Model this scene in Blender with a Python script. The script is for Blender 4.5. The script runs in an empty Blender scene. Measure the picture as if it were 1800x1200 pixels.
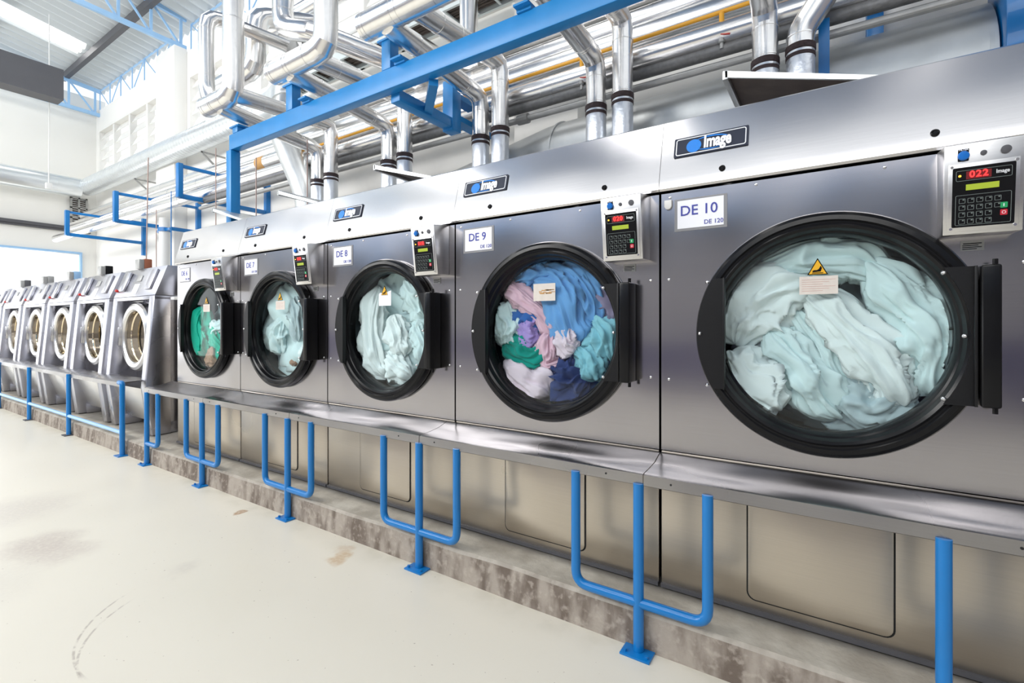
import bpy, bmesh, math, random
from mathutils import Vector, Matrix, noise
random.seed(7)
PI = math.pi
scene = bpy.context.scene
COL = scene.collection

# ------------------------------------------------------------------ materials
def new_mat(name):
    m = bpy.data.materials.new(name); m.use_nodes = True
    nt = m.node_tree
    return m, nt, nt.nodes['Principled BSDF']

def plain(name, col, rough=.5, metal=0.0, bump=0, bscale=30, var=0, vscale=4, emis=None, estr=0, coat=0, spec=None):
    m, nt, b = new_mat(name)
    b.inputs['Base Color'].default_value = (*col, 1)
    b.inputs['Roughness'].default_value = rough
    b.inputs['Metallic'].default_value = metal
    if coat: b.inputs['Coat Weight'].default_value = coat
    if spec is not None: b.inputs['Specular IOR Level'].default_value = spec
    if emis:
        b.inputs['Emission Color'].default_value = (*emis, 1)
        b.inputs['Emission Strength'].default_value = estr
    tc = nt.nodes.new('ShaderNodeTexCoord')
    if var:
        n = nt.nodes.new('ShaderNodeTexNoise'); n.inputs['Scale'].default_value = vscale; n.inputs['Detail'].default_value = 5
        nt.links.new(tc.outputs['Object'], n.inputs['Vector'])
        mx = nt.nodes.new('ShaderNodeMix'); mx.data_type = 'RGBA'
        mx.inputs['A'].default_value = (*[c * (1 - var) for c in col], 1)
        mx.inputs['B'].default_value = (*[min(1, c * (1 + var)) for c in col], 1)
        nt.links.new(n.outputs['Fac'], mx.inputs['Factor'])
        nt.links.new(mx.outputs['Result'], b.inputs['Base Color'])
    if bump:
        n = nt.nodes.new('ShaderNodeTexNoise'); n.inputs['Scale'].default_value = bscale; n.inputs['Detail'].default_value = 3
        nt.links.new(tc.outputs['Object'], n.inputs['Vector'])
        bp = nt.nodes.new('ShaderNodeBump'); bp.inputs['Strength'].default_value = bump; bp.inputs['Distance'].default_value = .01
        nt.links.new(n.outputs['Fac'], bp.inputs['Height']); nt.links.new(bp.outputs['Normal'], b.inputs['Normal'])
    return m

def steel(name, col, rough, wav=.25, wscale=(1.2, 1.2, 1.2), streak=True, smear=.08, aniso=0):
    """brushed stainless: slow waviness in the sheet, fine horizontal brushing, smeared roughness"""
    m, nt, b = new_mat(name)
    b.inputs['Metallic'].default_value = 1
    if aniso:
        b.inputs['Anisotropic'].default_value = aniso
    L = nt.links
    tc = nt.nodes.new('ShaderNodeTexCoord')
    oi = nt.nodes.new('ShaderNodeObjectInfo')
    add = nt.nodes.new('ShaderNodeVectorMath'); add.operation = 'ADD'
    sc = nt.nodes.new('ShaderNodeVectorMath'); sc.operation = 'SCALE'; sc.inputs['Scale'].default_value = 1
    L.new(oi.outputs['Location'], sc.inputs[0])
    L.new(tc.outputs['Object'], add.inputs[0]); L.new(sc.outputs[0], add.inputs[1])
    mp = nt.nodes.new('ShaderNodeMapping'); mp.inputs['Scale'].default_value = wscale
    L.new(add.outputs[0], mp.inputs['Vector'])
    n1 = nt.nodes.new('ShaderNodeTexNoise'); n1.inputs['Scale'].default_value = 1.6; n1.inputs['Detail'].default_value = 1
    L.new(mp.outputs[0], n1.inputs['Vector'])
    bp = nt.nodes.new('ShaderNodeBump'); bp.inputs['Strength'].default_value = wav; bp.inputs['Distance'].default_value = .06
    L.new(n1.outputs['Fac'], bp.inputs['Height'])
    L.new(bp.outputs['Normal'], b.inputs['Normal'])
    mp2 = nt.nodes.new('ShaderNodeMapping'); mp2.inputs['Scale'].default_value = (3, 3, 200) if streak else (30, 30, 30)
    L.new(add.outputs[0], mp2.inputs['Vector'])
    n2 = nt.nodes.new('ShaderNodeTexNoise'); n2.inputs['Scale'].default_value = 1; n2.inputs['Detail'].default_value = 4
    L.new(mp2.outputs[0], n2.inputs['Vector'])
    n3 = nt.nodes.new('ShaderNodeTexNoise'); n3.inputs['Scale'].default_value = 1.3; n3.inputs['Detail'].default_value = 2
    L.new(add.outputs[0], n3.inputs['Vector'])
    mr = nt.nodes.new('ShaderNodeMapRange'); mr.inputs['From Min'].default_value = .3; mr.inputs['From Max'].default_value = .7
    mr.inputs['To Min'].default_value = rough - smear; mr.inputs['To Max'].default_value = rough + smear
    L.new(n3.outputs['Fac'], mr.inputs['Value']); L.new(mr.outputs[0], b.inputs['Roughness'])
    mx = nt.nodes.new('ShaderNodeMix'); mx.data_type = 'RGBA'
    mx.inputs['A'].default_value = (*[c * .93 for c in col], 1); mx.inputs['B'].default_value = (*[min(1, c * 1.05) for c in col], 1)
    L.new(n2.outputs['Fac'], mx.inputs['Factor']); L.new(mx.outputs['Result'], b.inputs['Base Color'])
    return m

M = {}
M['front'] = steel('stainless_front', (.44, .425, .44), .18, .13, smear=.05)
M['low'] = steel('stainless_lower', (.60, .54, .46), .34, .3)
M['hood'] = steel('stainless_hood', (.60, .59, .60), .20, .12, smear=.04)
M['bench'] = steel('stainless_bench', (.37, .36, .36), .28, .5, (1.2, 3, 1.2))
M['box'] = steel('stainless_box', (.70, .69, .68), .3, .03)
M['washer'] = steel('stainless_washer', (.56, .56, .61), .28, .15)
M['foil'] = steel('insulation_jacket', (.86, .85, .84), .24, .06, (2, 2, 2), False, .04)
M['foilwrap'] = plain('crumpled_foil', (.90, .93, .97), .35, .85, .35, 40)
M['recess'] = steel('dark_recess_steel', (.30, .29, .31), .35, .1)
M['galv'] = plain('galvanised_sheet', (.66, .68, .68), .38, .85, .25, 5, .18, 5)
M['spiral'] = plain('spiral_duct', (.80, .83, .84), .3, .8, .1, 8, .06, 3)
M['darkpipe'] = plain('dark_steel_pipe', (.22, .22, .22), .5, .5, .3, 60, .3, 25)
M['greypipe'] = plain('grey_steel_pipe', (.42, .42, .41), .45, .6, .2, 40, .2, 14)
M['blue'] = plain('blue_paint', (.001, .185, .53), .3, 0, .06, 30, .1, 8, coat=.2)
M['hazeblue'] = plain('hazed_blue_paint', (.015, .24, .60), .35, 0, .04, 30, .12, 6)  # blue paint lightened in its colour to stand for haze
M['bluelite'] = plain('pale_blue_paint', (.33, .55, .82), .4, 0, 0, 1, .1, 5)
M['black'] = plain('black_enamel', (.008, .008, .009), .2, 0, .05, 20, .1, 10, spec=.2)
M['blackm'] = plain('black_matt', (.010, .010, .011), .42, 0, .05, 90, .1, 10, spec=.25)
M['gap'] = plain('dark_gap', (.01, .01, .01), .8, 0, 0, 1, .1, 5)
M['band'] = plain('rubber_band', (.07, .045, .045), .6, .1, .8, 60, .4, 30)
M['yellow'] = plain('yellow_paint', (.75, .36, .02), .4, 0, 0, 1, .1, 5)
M['red'] = plain('red_paint', (.6, .03, .02), .4, 0, 0, 1, .1, 5)
M['brown'] = plain('brown_paint', (.38, .13, .07), .5, 0, 0, 1, .1, 5)
M['white'] = plain('white_paint', (.86, .85, .82), .6, 0, .05, 20, .03, 2)
M['paper'] = plain('paper', (.92, .93, .98), .5, 0, 0, 1, .01, 2)
M['cream'] = plain('cream_label', (.72, .66, .60), .5, 0, 0, 1, .12, 40)
M['ink'] = plain('violet_ink', (.05, .06, .36), .6, 0, 0, 1, .02, 2)
M['rust'] = plain('rust_stain', (.55, .30, .10), .6, 0, 0, 1, .4, 60)
M['chrome'] = plain('chrome', (.8, .8, .8), .18, 1, 0, 1, .02, 2)
M['navy'] = plain('badge_navy', (.006, .012, .035), .55, 0, 0, 1, .05, 2)
M['badgeblue'] = plain('badge_blue', (.005, .22, .75), .3, 0, 0, 1, .1, 150)
M['silver'] = plain('badge_silver', (.85, .86, .88), .3, .2, 0, 1, .02, 2)
M['knob'] = plain('blue_knob', (.01, .16, .58), .25, 0, 0, 1, .05, 2)
M['lcd'] = plain('green_lcd', (.30, .38, .03), .35, 0, 0, 1, .05, 2, emis=(.35, .45, .03), estr=.35)
M['led'] = plain('red_led', (.9, .02, .02), .4, 0, 0, 1, .02, 2, emis=(1, .03, .03), estr=2.2)
M['leddim'] = plain('red_led_window', (.10, .002, .004), .5, 0, 0, 1, .02, 2, emis=(.5, 0, .01), estr=.12)
M['amber'] = plain('amber_lamp', (.9, .4, .02), .4, 0, 0, 1, .02, 2, emis=(1, .5, .05), estr=2)
M['green'] = plain('green_key', (.02, .35, .12), .4, 0, 0, 1, .02, 2)
M['redkey'] = plain('red_key', (.6, .02, .04), .4, 0, 0, 1, .02, 2)
M['line'] = plain('key_outline', (.22, .26, .25), .5, 0, 0, 1, .02, 2)
M['warn'] = plain('warning_yellow', (.85, .45, .01), .5, 0, 0, 1, .02, 2)
M['roller'] = plain('charcoal_metal', (.10, .10, .11), .5, .2, .1, 20, .1, 5)
M['drum'] = plain('drum_steel', (.30, .31, .33), .35, .9, .1, 30, .15, 12)
M['drumgold'] = steel('polished_drum', (.82, .72, .54), .16, .3, (1, 1, 6))
M['conduit'] = plain('white_conduit', (.8, .8, .78), .4, 0, 0, 1, .03, 3)
M['redbrown'] = plain('copper_rod', (.45, .33, .29), .5, .1, 0, 1, .1, 6)
M['tray'] = plain('tray_paint', (.70, .76, .76), .45, .2, 0, 1, .05, 3)
M['dark'] = plain('dark_brown_inside', (.09, .07, .06), .7, 0, 0, 1, .5, 12)

# clear door glass: a thin see-through sheet with a faint reflection
m, nt, b = new_mat('door_glass')
nt.nodes.remove(b)
tr = nt.nodes.new('ShaderNodeBsdfTransparent'); tr.inputs['Color'].default_value = (.95, .98, .98, 1)
gl = nt.nodes.new('ShaderNodeBsdfGlossy'); gl.inputs['Roughness'].default_value = .03
lw = nt.nodes.new('ShaderNodeLayerWeight'); lw.inputs['Blend'].default_value = .5
pw = nt.nodes.new('ShaderNodeMath'); pw.operation = 'POWER'; pw.inputs[1].default_value = 4; nt.links.new(lw.outputs['Facing'], pw.inputs[0])
fr = nt.nodes.new('ShaderNodeMath'); fr.operation = 'MULTIPLY_ADD'; fr.inputs[1].default_value = .16; fr.inputs[2].default_value = .025; nt.links.new(pw.outputs[0], fr.inputs[0])
mx = nt.nodes.new('ShaderNodeMixShader')
nt.links.new(fr.outputs[0], mx.inputs[0]); nt.links.new(tr.outputs[0], mx.inputs[1]); nt.links.new(gl.outputs[0], mx.inputs[2])
nt.links.new(mx.outputs[0], nt.nodes['Material Output'].inputs['Surface'])
M['glass'] = m
# clear plastic sleeve
m, nt, b = new_mat('plastic_sleeve')
nt.nodes.remove(b)
tr = nt.nodes.new('ShaderNodeBsdfTransparent'); tr.inputs['Color'].default_value = (.9, .9, .9, 1)
gl = nt.nodes.new('ShaderNodeBsdfPrincipled'); gl.inputs['Base Color'].default_value = (.7, .7, .72, 1); gl.inputs['Roughness'].default_value = .25
mx = nt.nodes.new('ShaderNodeMixShader'); mx.inputs[0].default_value = .4
nt.links.new(tr.outputs[0], mx.inputs[1]); nt.links.new(gl.outputs[0], mx.inputs[2])
nt.links.new(mx.outputs[0], nt.nodes['Material Output'].inputs['Surface'])
M['sleeve'] = m
# skylight sheet glowing with daylight, also used on the added strips
M['skylight'] = plain('translucent_roof_sheet', (.9, .93, .95), .5, 0, 0, 1, .02, 2, emis=(1, .97, .93), estr=4)

# corrugated roof: ribs run down the slope (along Y)
m, nt, b = new_mat('corrugated_roof')
b.inputs['Base Color'].default_value = (.62, .66, .68, 1); b.inputs['Roughness'].default_value = .5; b.inputs['Metallic'].default_value = .3
M['roof'] = m
M['roofb'] = plain('reflect_tint_roof', (.28, .33, .42), .5, .2, 0, 1, .25, .4)  # unseen roof part, darkened blue-grey to tone the hood reflections

def cloth(name, col, var=.1):
    m, nt, b = new_mat(name)
    b.inputs['Roughness'].default_value = .9
    b.inputs['Specular IOR Level'].default_value = .1
    b.inputs['Sheen Weight'].default_value = .15
    tc = nt.nodes.new('ShaderNodeTexCoord')
    n = nt.nodes.new('ShaderNodeTexNoise'); n.inputs['Scale'].default_value = 9; n.inputs['Detail'].default_value = 3
    nt.links.new(tc.outputs['Object'], n.inputs['Vector'])
    mx = nt.nodes.new('ShaderNodeMix'); mx.data_type = 'RGBA'
    mx.inputs['A'].default_value = (*[c * (1 - var) for c in col], 1)
    mx.inputs['B'].default_value = (*[min(1, c * (1 + var)) for c in col], 1)
    nt.links.new(n.outputs['Fac'], mx.inputs['Factor']); nt.links.new(mx.outputs['Result'], b.inputs['Base Color'])
    return m
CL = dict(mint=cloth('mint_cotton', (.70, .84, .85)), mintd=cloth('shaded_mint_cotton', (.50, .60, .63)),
          white=cloth('pale_cotton', (.86, .94, .94)), pink=cloth('pink_cotton', (.78, .50, .60)),
          lilac=cloth('lilac_cotton', (.42, .30, .66)), blue=cloth('sky_blue_cotton', (.16, .38, .74)),
          navy=cloth('navy_cotton', (.035, .055, .17)), green=cloth('green_cotton', (.005, .30, .24)),
          aqua=cloth('aqua_cotton', (.26, .56, .66)), rose=cloth('pale_rose_cotton', (.80, .66, .74)),
          mauve=cloth('mauve_cotton', (.26, .22, .34)),
          royal=cloth('royal_blue_cotton', (.03, .14, .46)), emerald=cloth('emerald_cotton', (.01, .48, .33)),
          tan=cloth('brown_cotton', (.42, .26, .18)))

# ------------------------------------------------------------------ mesh helpers
class MB:
    def __init__(s): s.bm = bmesh.new()
    def box(s, x0, x1, y0, y1, z0, z1, bev=0, seg=2):
        r = bmesh.ops.create_cube(s.bm, size=1)
        vs = r['verts']
        for v in vs:
            v.co = Vector((x0 + (v.co.x + .5) * (x1 - x0), y0 + (v.co.y + .5) * (y1 - y0), z0 + (v.co.z + .5) * (z1 - z0)))
        if bev:
            es = list({e for v in vs for e in v.link_edges})
            bmesh.ops.bevel(s.bm, geom=es, offset=bev, segments=seg, profile=.5, affect='EDGES')
        return s
    def prism(s, poly, a0, a1, axis='x', bev=0):
        """extrude a polygon; axis x: poly=(y,z), y: poly=(x,z), z: poly=(x,y)"""
        def P(p, a):
            return {'x': (a, p[0], p[1]), 'y': (p[0], a, p[1]), 'z': (p[0], p[1], a)}[axis]
        A = [s.bm.verts.new(P(p, a0)) for p in poly]; B = [s.bm.verts.new(P(p, a1)) for p in poly]
        n = len(poly)
        fs = [s.bm.faces.new(A), s.bm.faces.new(B[::-1])]
        for i in range(n):
            fs.append(s.bm.faces.new((A[i], B[i], B[(i + 1) % n], A[(i + 1) % n])))
        bmesh.ops.recalc_face_normals(s.bm, faces=fs)
        if bev:
            es = list({e for f in fs for e in f.edges})
            bmesh.ops.bevel(s.bm, geom=es, offset=bev, segments=2, profile=.5, affect='EDGES')
        return s
    def lathe(s, prof, c, axis='y', n=64, close=False):
        """prof: (r, h) along the axis"""
        rings = []
        for r, h in prof:
            ring = []
            for i in range(n):
                t = 2 * PI * i / n; a, b_ = r * math.cos(t), r * math.sin(t)
                d = {'y': (a, h, b_), 'z': (a, b_, h), 'x': (h, a, b_)}[axis]
                ring.append(s.bm.verts.new((c[0] + d[0], c[1] + d[1], c[2] + d[2])))
            rings.append(ring)
        fs = []
        for k in range(len(rings) - (0 if close else 1)):
            A, B = rings[k], rings[(k + 1) % len(rings)]
            for i in range(n):
                fs.append(s.bm.faces.new((A[i], A[(i + 1) % n], B[(i + 1) % n], B[i])))
        if not close:
            for R_ in (rings[0], rings[-1]):
                if (R_[0].co - R_[n // 2].co).length > 1e-6 and getattr(s, 'caps', True):
                    fs.append(s.bm.faces.new(R_))
        bmesh.ops.recalc_face_normals(s.bm, faces=fs)
        return s
    def cyl(s, c, r, h0, h1, axis='y', n=24, bev=0):
        if bev: return s.lathe([(r - bev, h0), (r, h0 + bev), (r, h1 - bev), (r - bev, h1)], c, axis, n)
        return s.lathe([(r, h0), (r, h1)], c, axis, n)
    def tube(s, pts, r, n=24, bend=0, bseg=4, caps=True, radii=None):
        """swept round tube through points with rounded corners"""
        P = [Vector(p) for p in pts]
        Q = []; R_ = []
        for i, p in enumerate(P):
            if 0 < i < len(P) - 1 and bend:
                a = (P[i - 1] - p); b_ = (P[i + 1] - p)
                d = min(bend, a.length * .49, b_.length * .49)
                a = p + a.normalized() * d; b_ = p + b_.normalized() * d
                for k in range(bseg + 1):
                    t = k / bseg
                    Q.append(a * (1 - t) ** 2 + p * 2 * t * (1 - t) + b_ * t * t); R_.append(radii[i] if radii else r)
            else:
                Q.append(p); R_.append(radii[i] if radii else r)
        T = []
        for i in range(len(Q)):
            t = (Q[min(i + 1, len(Q) - 1)] - Q[max(i - 1, 0)])
            if 0 < i < len(Q) - 1:
                t = (Q[i + 1] - Q[i]).normalized() + (Q[i] - Q[i - 1]).normalized()
            T.append(t.normalized())
        up = Vector((0, 0, 1)) if abs(T[0].z) < .9 else Vector((0, 1, 0))
        u = T[0].cross(up).normalized(); rings = []
        for i, q in enumerate(Q):
            u = (u - T[i] * u.dot(T[i])).normalized(); w = T[i].cross(u)
            # keep constant section through mitres
            k = 1.0
            if 0 < i < len(Q) - 1:
                c_ = T[i].dot((Q[i + 1] - Q[i]).normalized()); k = 1 / max(.5, c_)
                ax = ((Q[i + 1] - Q[i]).normalized() - (Q[i] - Q[i - 1]).normalized())
                ax = ax - T[i] * ax.dot(T[i])
                ax = ax.normalized() if ax.length > 1e-6 else None
            else: ax = None
            ring = []
            for j in range(n):
                th = 2 * PI * j / n
                d = u * math.cos(th) + w * math.sin(th)
                if ax is not None: d = d + ax * d.dot(ax) * (k - 1)
                ring.append(s.bm.verts.new(q + d * R_[i]))
            rings.append(ring)
        fs = []
        for A, B in zip(rings, rings[1:]):
            for j in range(n): fs.append(s.bm.faces.new((A[j], A[(j + 1) % n], B[(j + 1) % n], B[j])))
        if caps: fs.append(s.bm.faces.new(rings[0])); fs.append(s.bm.faces.new(rings[-1]))
        bmesh.ops.recalc_face_normals(s.bm, faces=fs)
        return s
    def bar(s, a, b_, w, h, up=(0, 0, 1)):
        a, b_ = Vector(a), Vector(b_); t = (b_ - a).normalized(); up = Vector(up)
        sd = t.cross(up)
        if sd.length < 1e-4: sd = t.cross(Vector((0, 1, 0)))
        sd.normalize(); up = sd.cross(t).normalized()
        A = [s.bm.verts.new(a + sd * x * w / 2 + up * y * h / 2) for x, y in ((-1, -1), (1, -1), (1, 1), (-1, 1))]
        B = [s.bm.verts.new(b_ + sd * x * w / 2 + up * y * h / 2) for x, y in ((-1, -1), (1, -1), (1, 1), (-1, 1))]
        fs = [s.bm.faces.new(A), s.bm.faces.new(B)]
        for i in range(4): fs.append(s.bm.faces.new((A[i], A[(i + 1) % 4], B[(i + 1) % 4], B[i])))
        bmesh.ops.recalc_face_normals(s.bm, faces=fs)
        return s
    def face(s, pts):
        s.bm.faces.new([s.bm.verts.new(p) for p in pts]); return s
    def xform(s, mat):
        bmesh.ops.transform(s.bm, matrix=mat, verts=s.bm.verts); return s
    def mesh(s, name, smooth=25):
        me = bpy.data.meshes.new(name); s.bm.to_mesh(me); s.bm.free()
        if smooth:
            for p in me.polygons: p.use_smooth = True
            try: me.set_sharp_from_angle(angle=math.radians(smooth))
            except Exception: pass
        return me

CACHE = {}
def part(name, mk, mat, parent=None, key=None, loc=None, rot=None, smooth=25):
    """link one mesh object; mk is an MB or a function giving one (cached by key)"""
    if key and key in CACHE: me = CACHE[key]
    else:
        mb = mk() if callable(mk) else mk
        me = mb.mesh(name, smooth) if isinstance(mb, MB) else mb
        me.materials.append(M[mat] if isinstance(mat, str) else mat)
        if key: CACHE[key] = me
    o = bpy.data.objects.new(name, me); COL.objects.link(o)
    if parent: o.parent = parent
    if loc: o.location = loc
    if rot: o.rotation_euler = rot
    return o

def split_part(name, mb, mat, parent):
    """one part per separate ring of the mesh"""
    todo = set(mb.bm.verts)
    while todo:
        st = [todo.pop()]; isl = set(st)
        while st:
            for e in st.pop().link_edges:
                for v in e.verts:
                    if v in todo: todo.discard(v); isl.add(v); st.append(v)
        q = MB(); mp = {v: q.bm.verts.new(v.co) for v in isl}
        for f in {f for v in isl for f in v.link_faces}: q.bm.faces.new([mp[v] for v in f.verts])
        part(name, q, mat, parent)
    mb.bm.free()

def tag(o, label, cat, group=None, kind=None):
    if label: o['label'] = label
    if cat: o['category'] = cat
    if group: o['group'] = group
    if kind: o['kind'] = kind
    return o

def empty(name, loc, label, cat, group=None):
    o = bpy.data.objects.new(name, None); COL.objects.link(o); o.location = loc
    o.empty_display_size = .1
    return tag(o, label, cat, group)

def struct(name, mb, mat, smooth=25, label=None):
    o = part(name, mb, mat, smooth=smooth); o['kind'] = 'structure'
    if label: o['label'] = label
    return o

def text_mesh(txt, size, offset=0, sx=1, sz=1, depth=.0008, space=1, align='CENTER', shear=0):
    cu = bpy.data.curves.new('lettering', 'FONT'); cu.body = txt; cu.size = size; cu.offset = offset
    cu.extrude = depth; cu.align_x = align; cu.align_y = 'CENTER'; cu.space_character = space; cu.resolution_u = 3; cu.shear = shear
    o = bpy.data.objects.new('tmp', cu); COL.objects.link(o)
    dg = bpy.context.evaluated_depsgraph_get()
    me = bpy.data.meshes.new_from_object(o.evaluated_get(dg))
    bpy.data.objects.remove(o); me.name = 'lettering'; me.materials.clear()
    # lay in the XZ plane facing -Y
    me.transform(Matrix(((sx, 0, 0, 0), (0, 0, -1, 0), (0, sz, 0, 0), (0, 0, 0, 1))))
    return me

def text(name, txt, size, mat, parent, loc, key=None, rot=None, **kw):
    return part(name, lambda: text_mesh(txt, size, **kw), mat, parent, key or ('t', txt, size, mat, str(kw)), loc, rot, 0)

def frame_mb(x0, x1, z0, z1, t, y0, y1):
    mb = MB()
    mb.box(x0, x1, y0, y1, z1 - t, z1).box(x0, x1, y0, y1, z0, z0 + t)
    mb.box(x0, x0 + t, y0, y1, z0 + t, z1 - t).box(x1 - t, x1, y0, y1, z0 + t, z1 - t)
    return mb
def rrect(x0, x1, z0, z1, r, n=5):
    P = []
    for cx, cz, a in ((x1 - r, z1 - r, 0), (x0 + r, z1 - r, PI / 2), (x0 + r, z0 + r, PI), (x1 - r, z0 + r, 1.5 * PI)):
        for k in range(n + 1):
            t = a + PI / 2 * k / n; P.append((cx + r * math.cos(t), cz + r * math.sin(t)))
    return P
def rring(x0, x1, z0, z1, r, t, y0, y1):
    mb = MB(); A = rrect(x0, x1, z0, z1, r); B = rrect(x0 + t, x1 - t, z0 + t, z1 - t, max(r - t, .001)); n = len(A)
    V = [[mb.bm.verts.new((p[0], y, p[1])) for p in L] for L, y in ((A, y0), (B, y0), (B, y1), (A, y1))]
    fs = []
    for k in range(4):
        for i in range(n): fs.append(mb.bm.faces.new((V[k][i], V[k][(i + 1) % n], V[(k + 1) % 4][(i + 1) % n], V[(k + 1) % 4][i])))
    bmesh.ops.recalc_face_normals(mb.bm, faces=fs)
    return mb

# ------------------------------------------------------------------ setting
CURB_TOP = .17
WY = 2.7          # wall behind the machines
FX = -16.5        # far end wall
# floor
m, nt, b = new_mat('cream_epoxy_floor'); L = nt.links
geo = nt.nodes.new('ShaderNodeNewGeometry')
def N(t, **kw):
    n = nt.nodes.new(t)
    for k, v in kw.items(): setattr(n, k, v)
    return n
def noise_node(scale, detail=4, vec=None, dist=0):
    n = N('ShaderNodeTexNoise'); n.inputs['Scale'].default_value = scale; n.inputs['Detail'].default_value = detail; n.inputs['Distortion'].default_value = dist
    L.new(vec or geo.outputs['Position'], n.inputs['Vector']); return n
def mixc(fac, a, b_):
    x = N('ShaderNodeMix', data_type='RGBA')
    if hasattr(fac, 'is_output') or not isinstance(fac, float): L.new(fac, x.inputs['Factor'])
    else: x.inputs['Factor'].default_value = fac
    for v, i in ((a, 'A'), (b_, 'B')):
        if isinstance(v, tuple): x.inputs[i].default_value = (*v, 1)
        else: L.new(v, x.inputs[i])
    return x.outputs['Result']
def mrange(v, a, b_, c=0, d=1, smooth=True):
    x = N('ShaderNodeMapRange', interpolation_type='SMOOTHSTEP' if smooth else 'LINEAR')
    for i, q in (('From Min', a), ('From Max', b_), ('To Min', c), ('To Max', d)): x.inputs[i].default_value = q
    L.new(v, x.inputs['Value']); return x.outputs['Result']
def mth(op, a, b_=None):
    x = N('ShaderNodeMath', operation=op)
    for i, v in enumerate((a, b_)):
        if v is None: continue
        if isinstance(v, (int, float)): x.inputs[i].default_value = v
        else: L.new(v, x.inputs[i])
    return x.outputs[0]
big = noise_node(.7, 5)
base = mixc(big.outputs['Fac'], (.76, .71, .60), (.83, .785, .68))
warp = noise_node(7, 4)
wv = N('ShaderNodeVectorMath', operation='MULTIPLY_ADD'); L.new(warp.outputs['Color'], wv.inputs[0])
wv.inputs[1].default_value = (.22, .22, 0); L.new(geo.outputs['Position'], wv.inputs[2])
def blob(x, y, r, soft, src=None):
    d = N('ShaderNodeVectorMath', operation='DISTANCE'); L.new(src or wv.outputs[0], d.inputs[0]); d.inputs[1].default_value = (x + .11, y + .11, 0)
    return mrange(d.outputs['Value'], r, r + soft, 1, 0)
col = base
fine = noise_node(45, 3)
for x, y, r, sft, c, k in ((-2.91, -.37, .045, .02, (.42, .25, .13), .9), (-1.72, -.40, .035, .06, (.60, .43, .26), .8),
                           (-1.80, -.33, .02, .05, (.62, .48, .34), .6),
                           (-3.40, -1.32, .07, .22, (.46, .38, .34), .55), (-3.15, -1.27, .04, .2, (.5, .42, .38), .45),
                           (-4.3, -1.25, .1, .4, (.52, .46, .42), .4), (-3.0, -1.75, .1, .4, (.60, .56, .50), .35),
                           (-2.35, -.95, .03, .1, (.55, .5, .45), .3)):
    f = mth('MULTIPLY', blob(x, y, r, sft), k)
    f = mth('MULTIPLY', f, mrange(fine.outputs['Fac'], .3, .6, .6, 1))
    col = mixc(f, col, c)
# scuff arcs
for cx, cy, rr, x0, x1 in ((-1.78, -.97, .58, -2.55, -1.75), (-1.70, -.99, .57, -2.3, -1.75)):
    sp = N('ShaderNodeVectorMath', operation='DISTANCE'); L.new(geo.outputs['Position'], sp.inputs[0]); sp.inputs[1].default_value = (cx, cy, 0)
    dd = mth('ABSOLUTE', mth('SUBTRACT', sp.outputs['Value'], rr))
    ln = mrange(dd, .002, .007, .55, 0)
    sx = N('ShaderNodeSeparateXYZ'); L.new(geo.outputs['Position'], sx.inputs[0])
    ln = mth('MULTIPLY', ln, mrange(sx.outputs['Y'], cy - .35, cy - .2, 1, 0))
    ln = mth('MULTIPLY', ln, mrange(sx.outputs['X'], x1 - .05, x1 + .05, 1, 0))
    ln = mth('MULTIPLY', ln, mrange(noise_node(25, 2).outputs['Fac'], .38, .55, .1, 1))
    col = mixc(ln, col, (.34, .28, .24))
# darker mottled tone toward the curb
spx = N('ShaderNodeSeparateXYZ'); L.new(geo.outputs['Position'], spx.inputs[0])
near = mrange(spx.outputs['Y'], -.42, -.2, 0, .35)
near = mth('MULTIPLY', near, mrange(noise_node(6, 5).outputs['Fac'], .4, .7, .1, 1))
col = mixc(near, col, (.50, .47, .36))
spk = mrange(noise_node(60, 1).outputs['Fac'], .76, .80, 0, .7)
col = mixc(spk, col, (.35, .28, .22))
L.new(col, b.inputs['Base Color'])
L.new(mrange(big.outputs['Fac'], .3, .7, .30, .45), b.inputs['Roughness'])
b.inputs['Specular IOR Level'].default_value = .4
M['floor'] = m
struct('floor', MB().box(FX - 6, 6, -8, 3, -.1, 0), 'floor')

# curb (raised concrete plinth under the machines)
m, nt, b = new_mat('worn_concrete_curb'); L = nt.links
geo = nt.nodes.new('ShaderNodeNewGeometry')
n1 = noise_node(5, 6); n2 = noise_node(28, 5)
topc = mixc(mrange(n1.outputs['Fac'], .35, .7), (.40, .36, .30), (.62, .58, .50))
mpv = N('ShaderNodeMapping'); mpv.inputs['Scale'].default_value = (9, 9, 3); L.new(geo.outputs['Position'], mpv.inputs['Vector'])
n3 = noise_node(1.4, 6, mpv.outputs[0])
side = mixc(mrange(n3.outputs['Fac'], .35, .65), (.16, .125, .10), (.40, .35, .30))
side = mixc(mrange(n2.outputs['Fac'], .5, .7, 0, .6), side, (.50, .44, .38))
sn = N('ShaderNodeSeparateXYZ'); L.new(geo.outputs['Normal'], sn.inputs[0])
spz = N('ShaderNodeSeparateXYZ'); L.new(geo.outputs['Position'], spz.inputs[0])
rear_dark = mrange(spz.outputs['Y'], -.07, .0, 0, .7)  # curb top turns darker toward the machine fronts
topc = mixc(rear_dark, topc, (.17, .155, .14))
L.new(mixc(mrange(sn.outputs['Z'], .4, .8), side, topc), b.inputs['Base Color'])
b.inputs['Roughness'].default_value = .7
bp = N('ShaderNodeBump'); bp.inputs['Strength'].default_value = .5; bp.inputs['Distance'].default_value = .01
L.new(n2.outputs['Fac'], bp.inputs['Height']); L.new(bp.outputs['Normal'], b.inputs['Normal'])
M['curb'] = m
mb = MB()
nx = 120
xs = [-16.4 + i * (22.3 / nx) for i in range(nx + 1)]
rows = []
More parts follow.
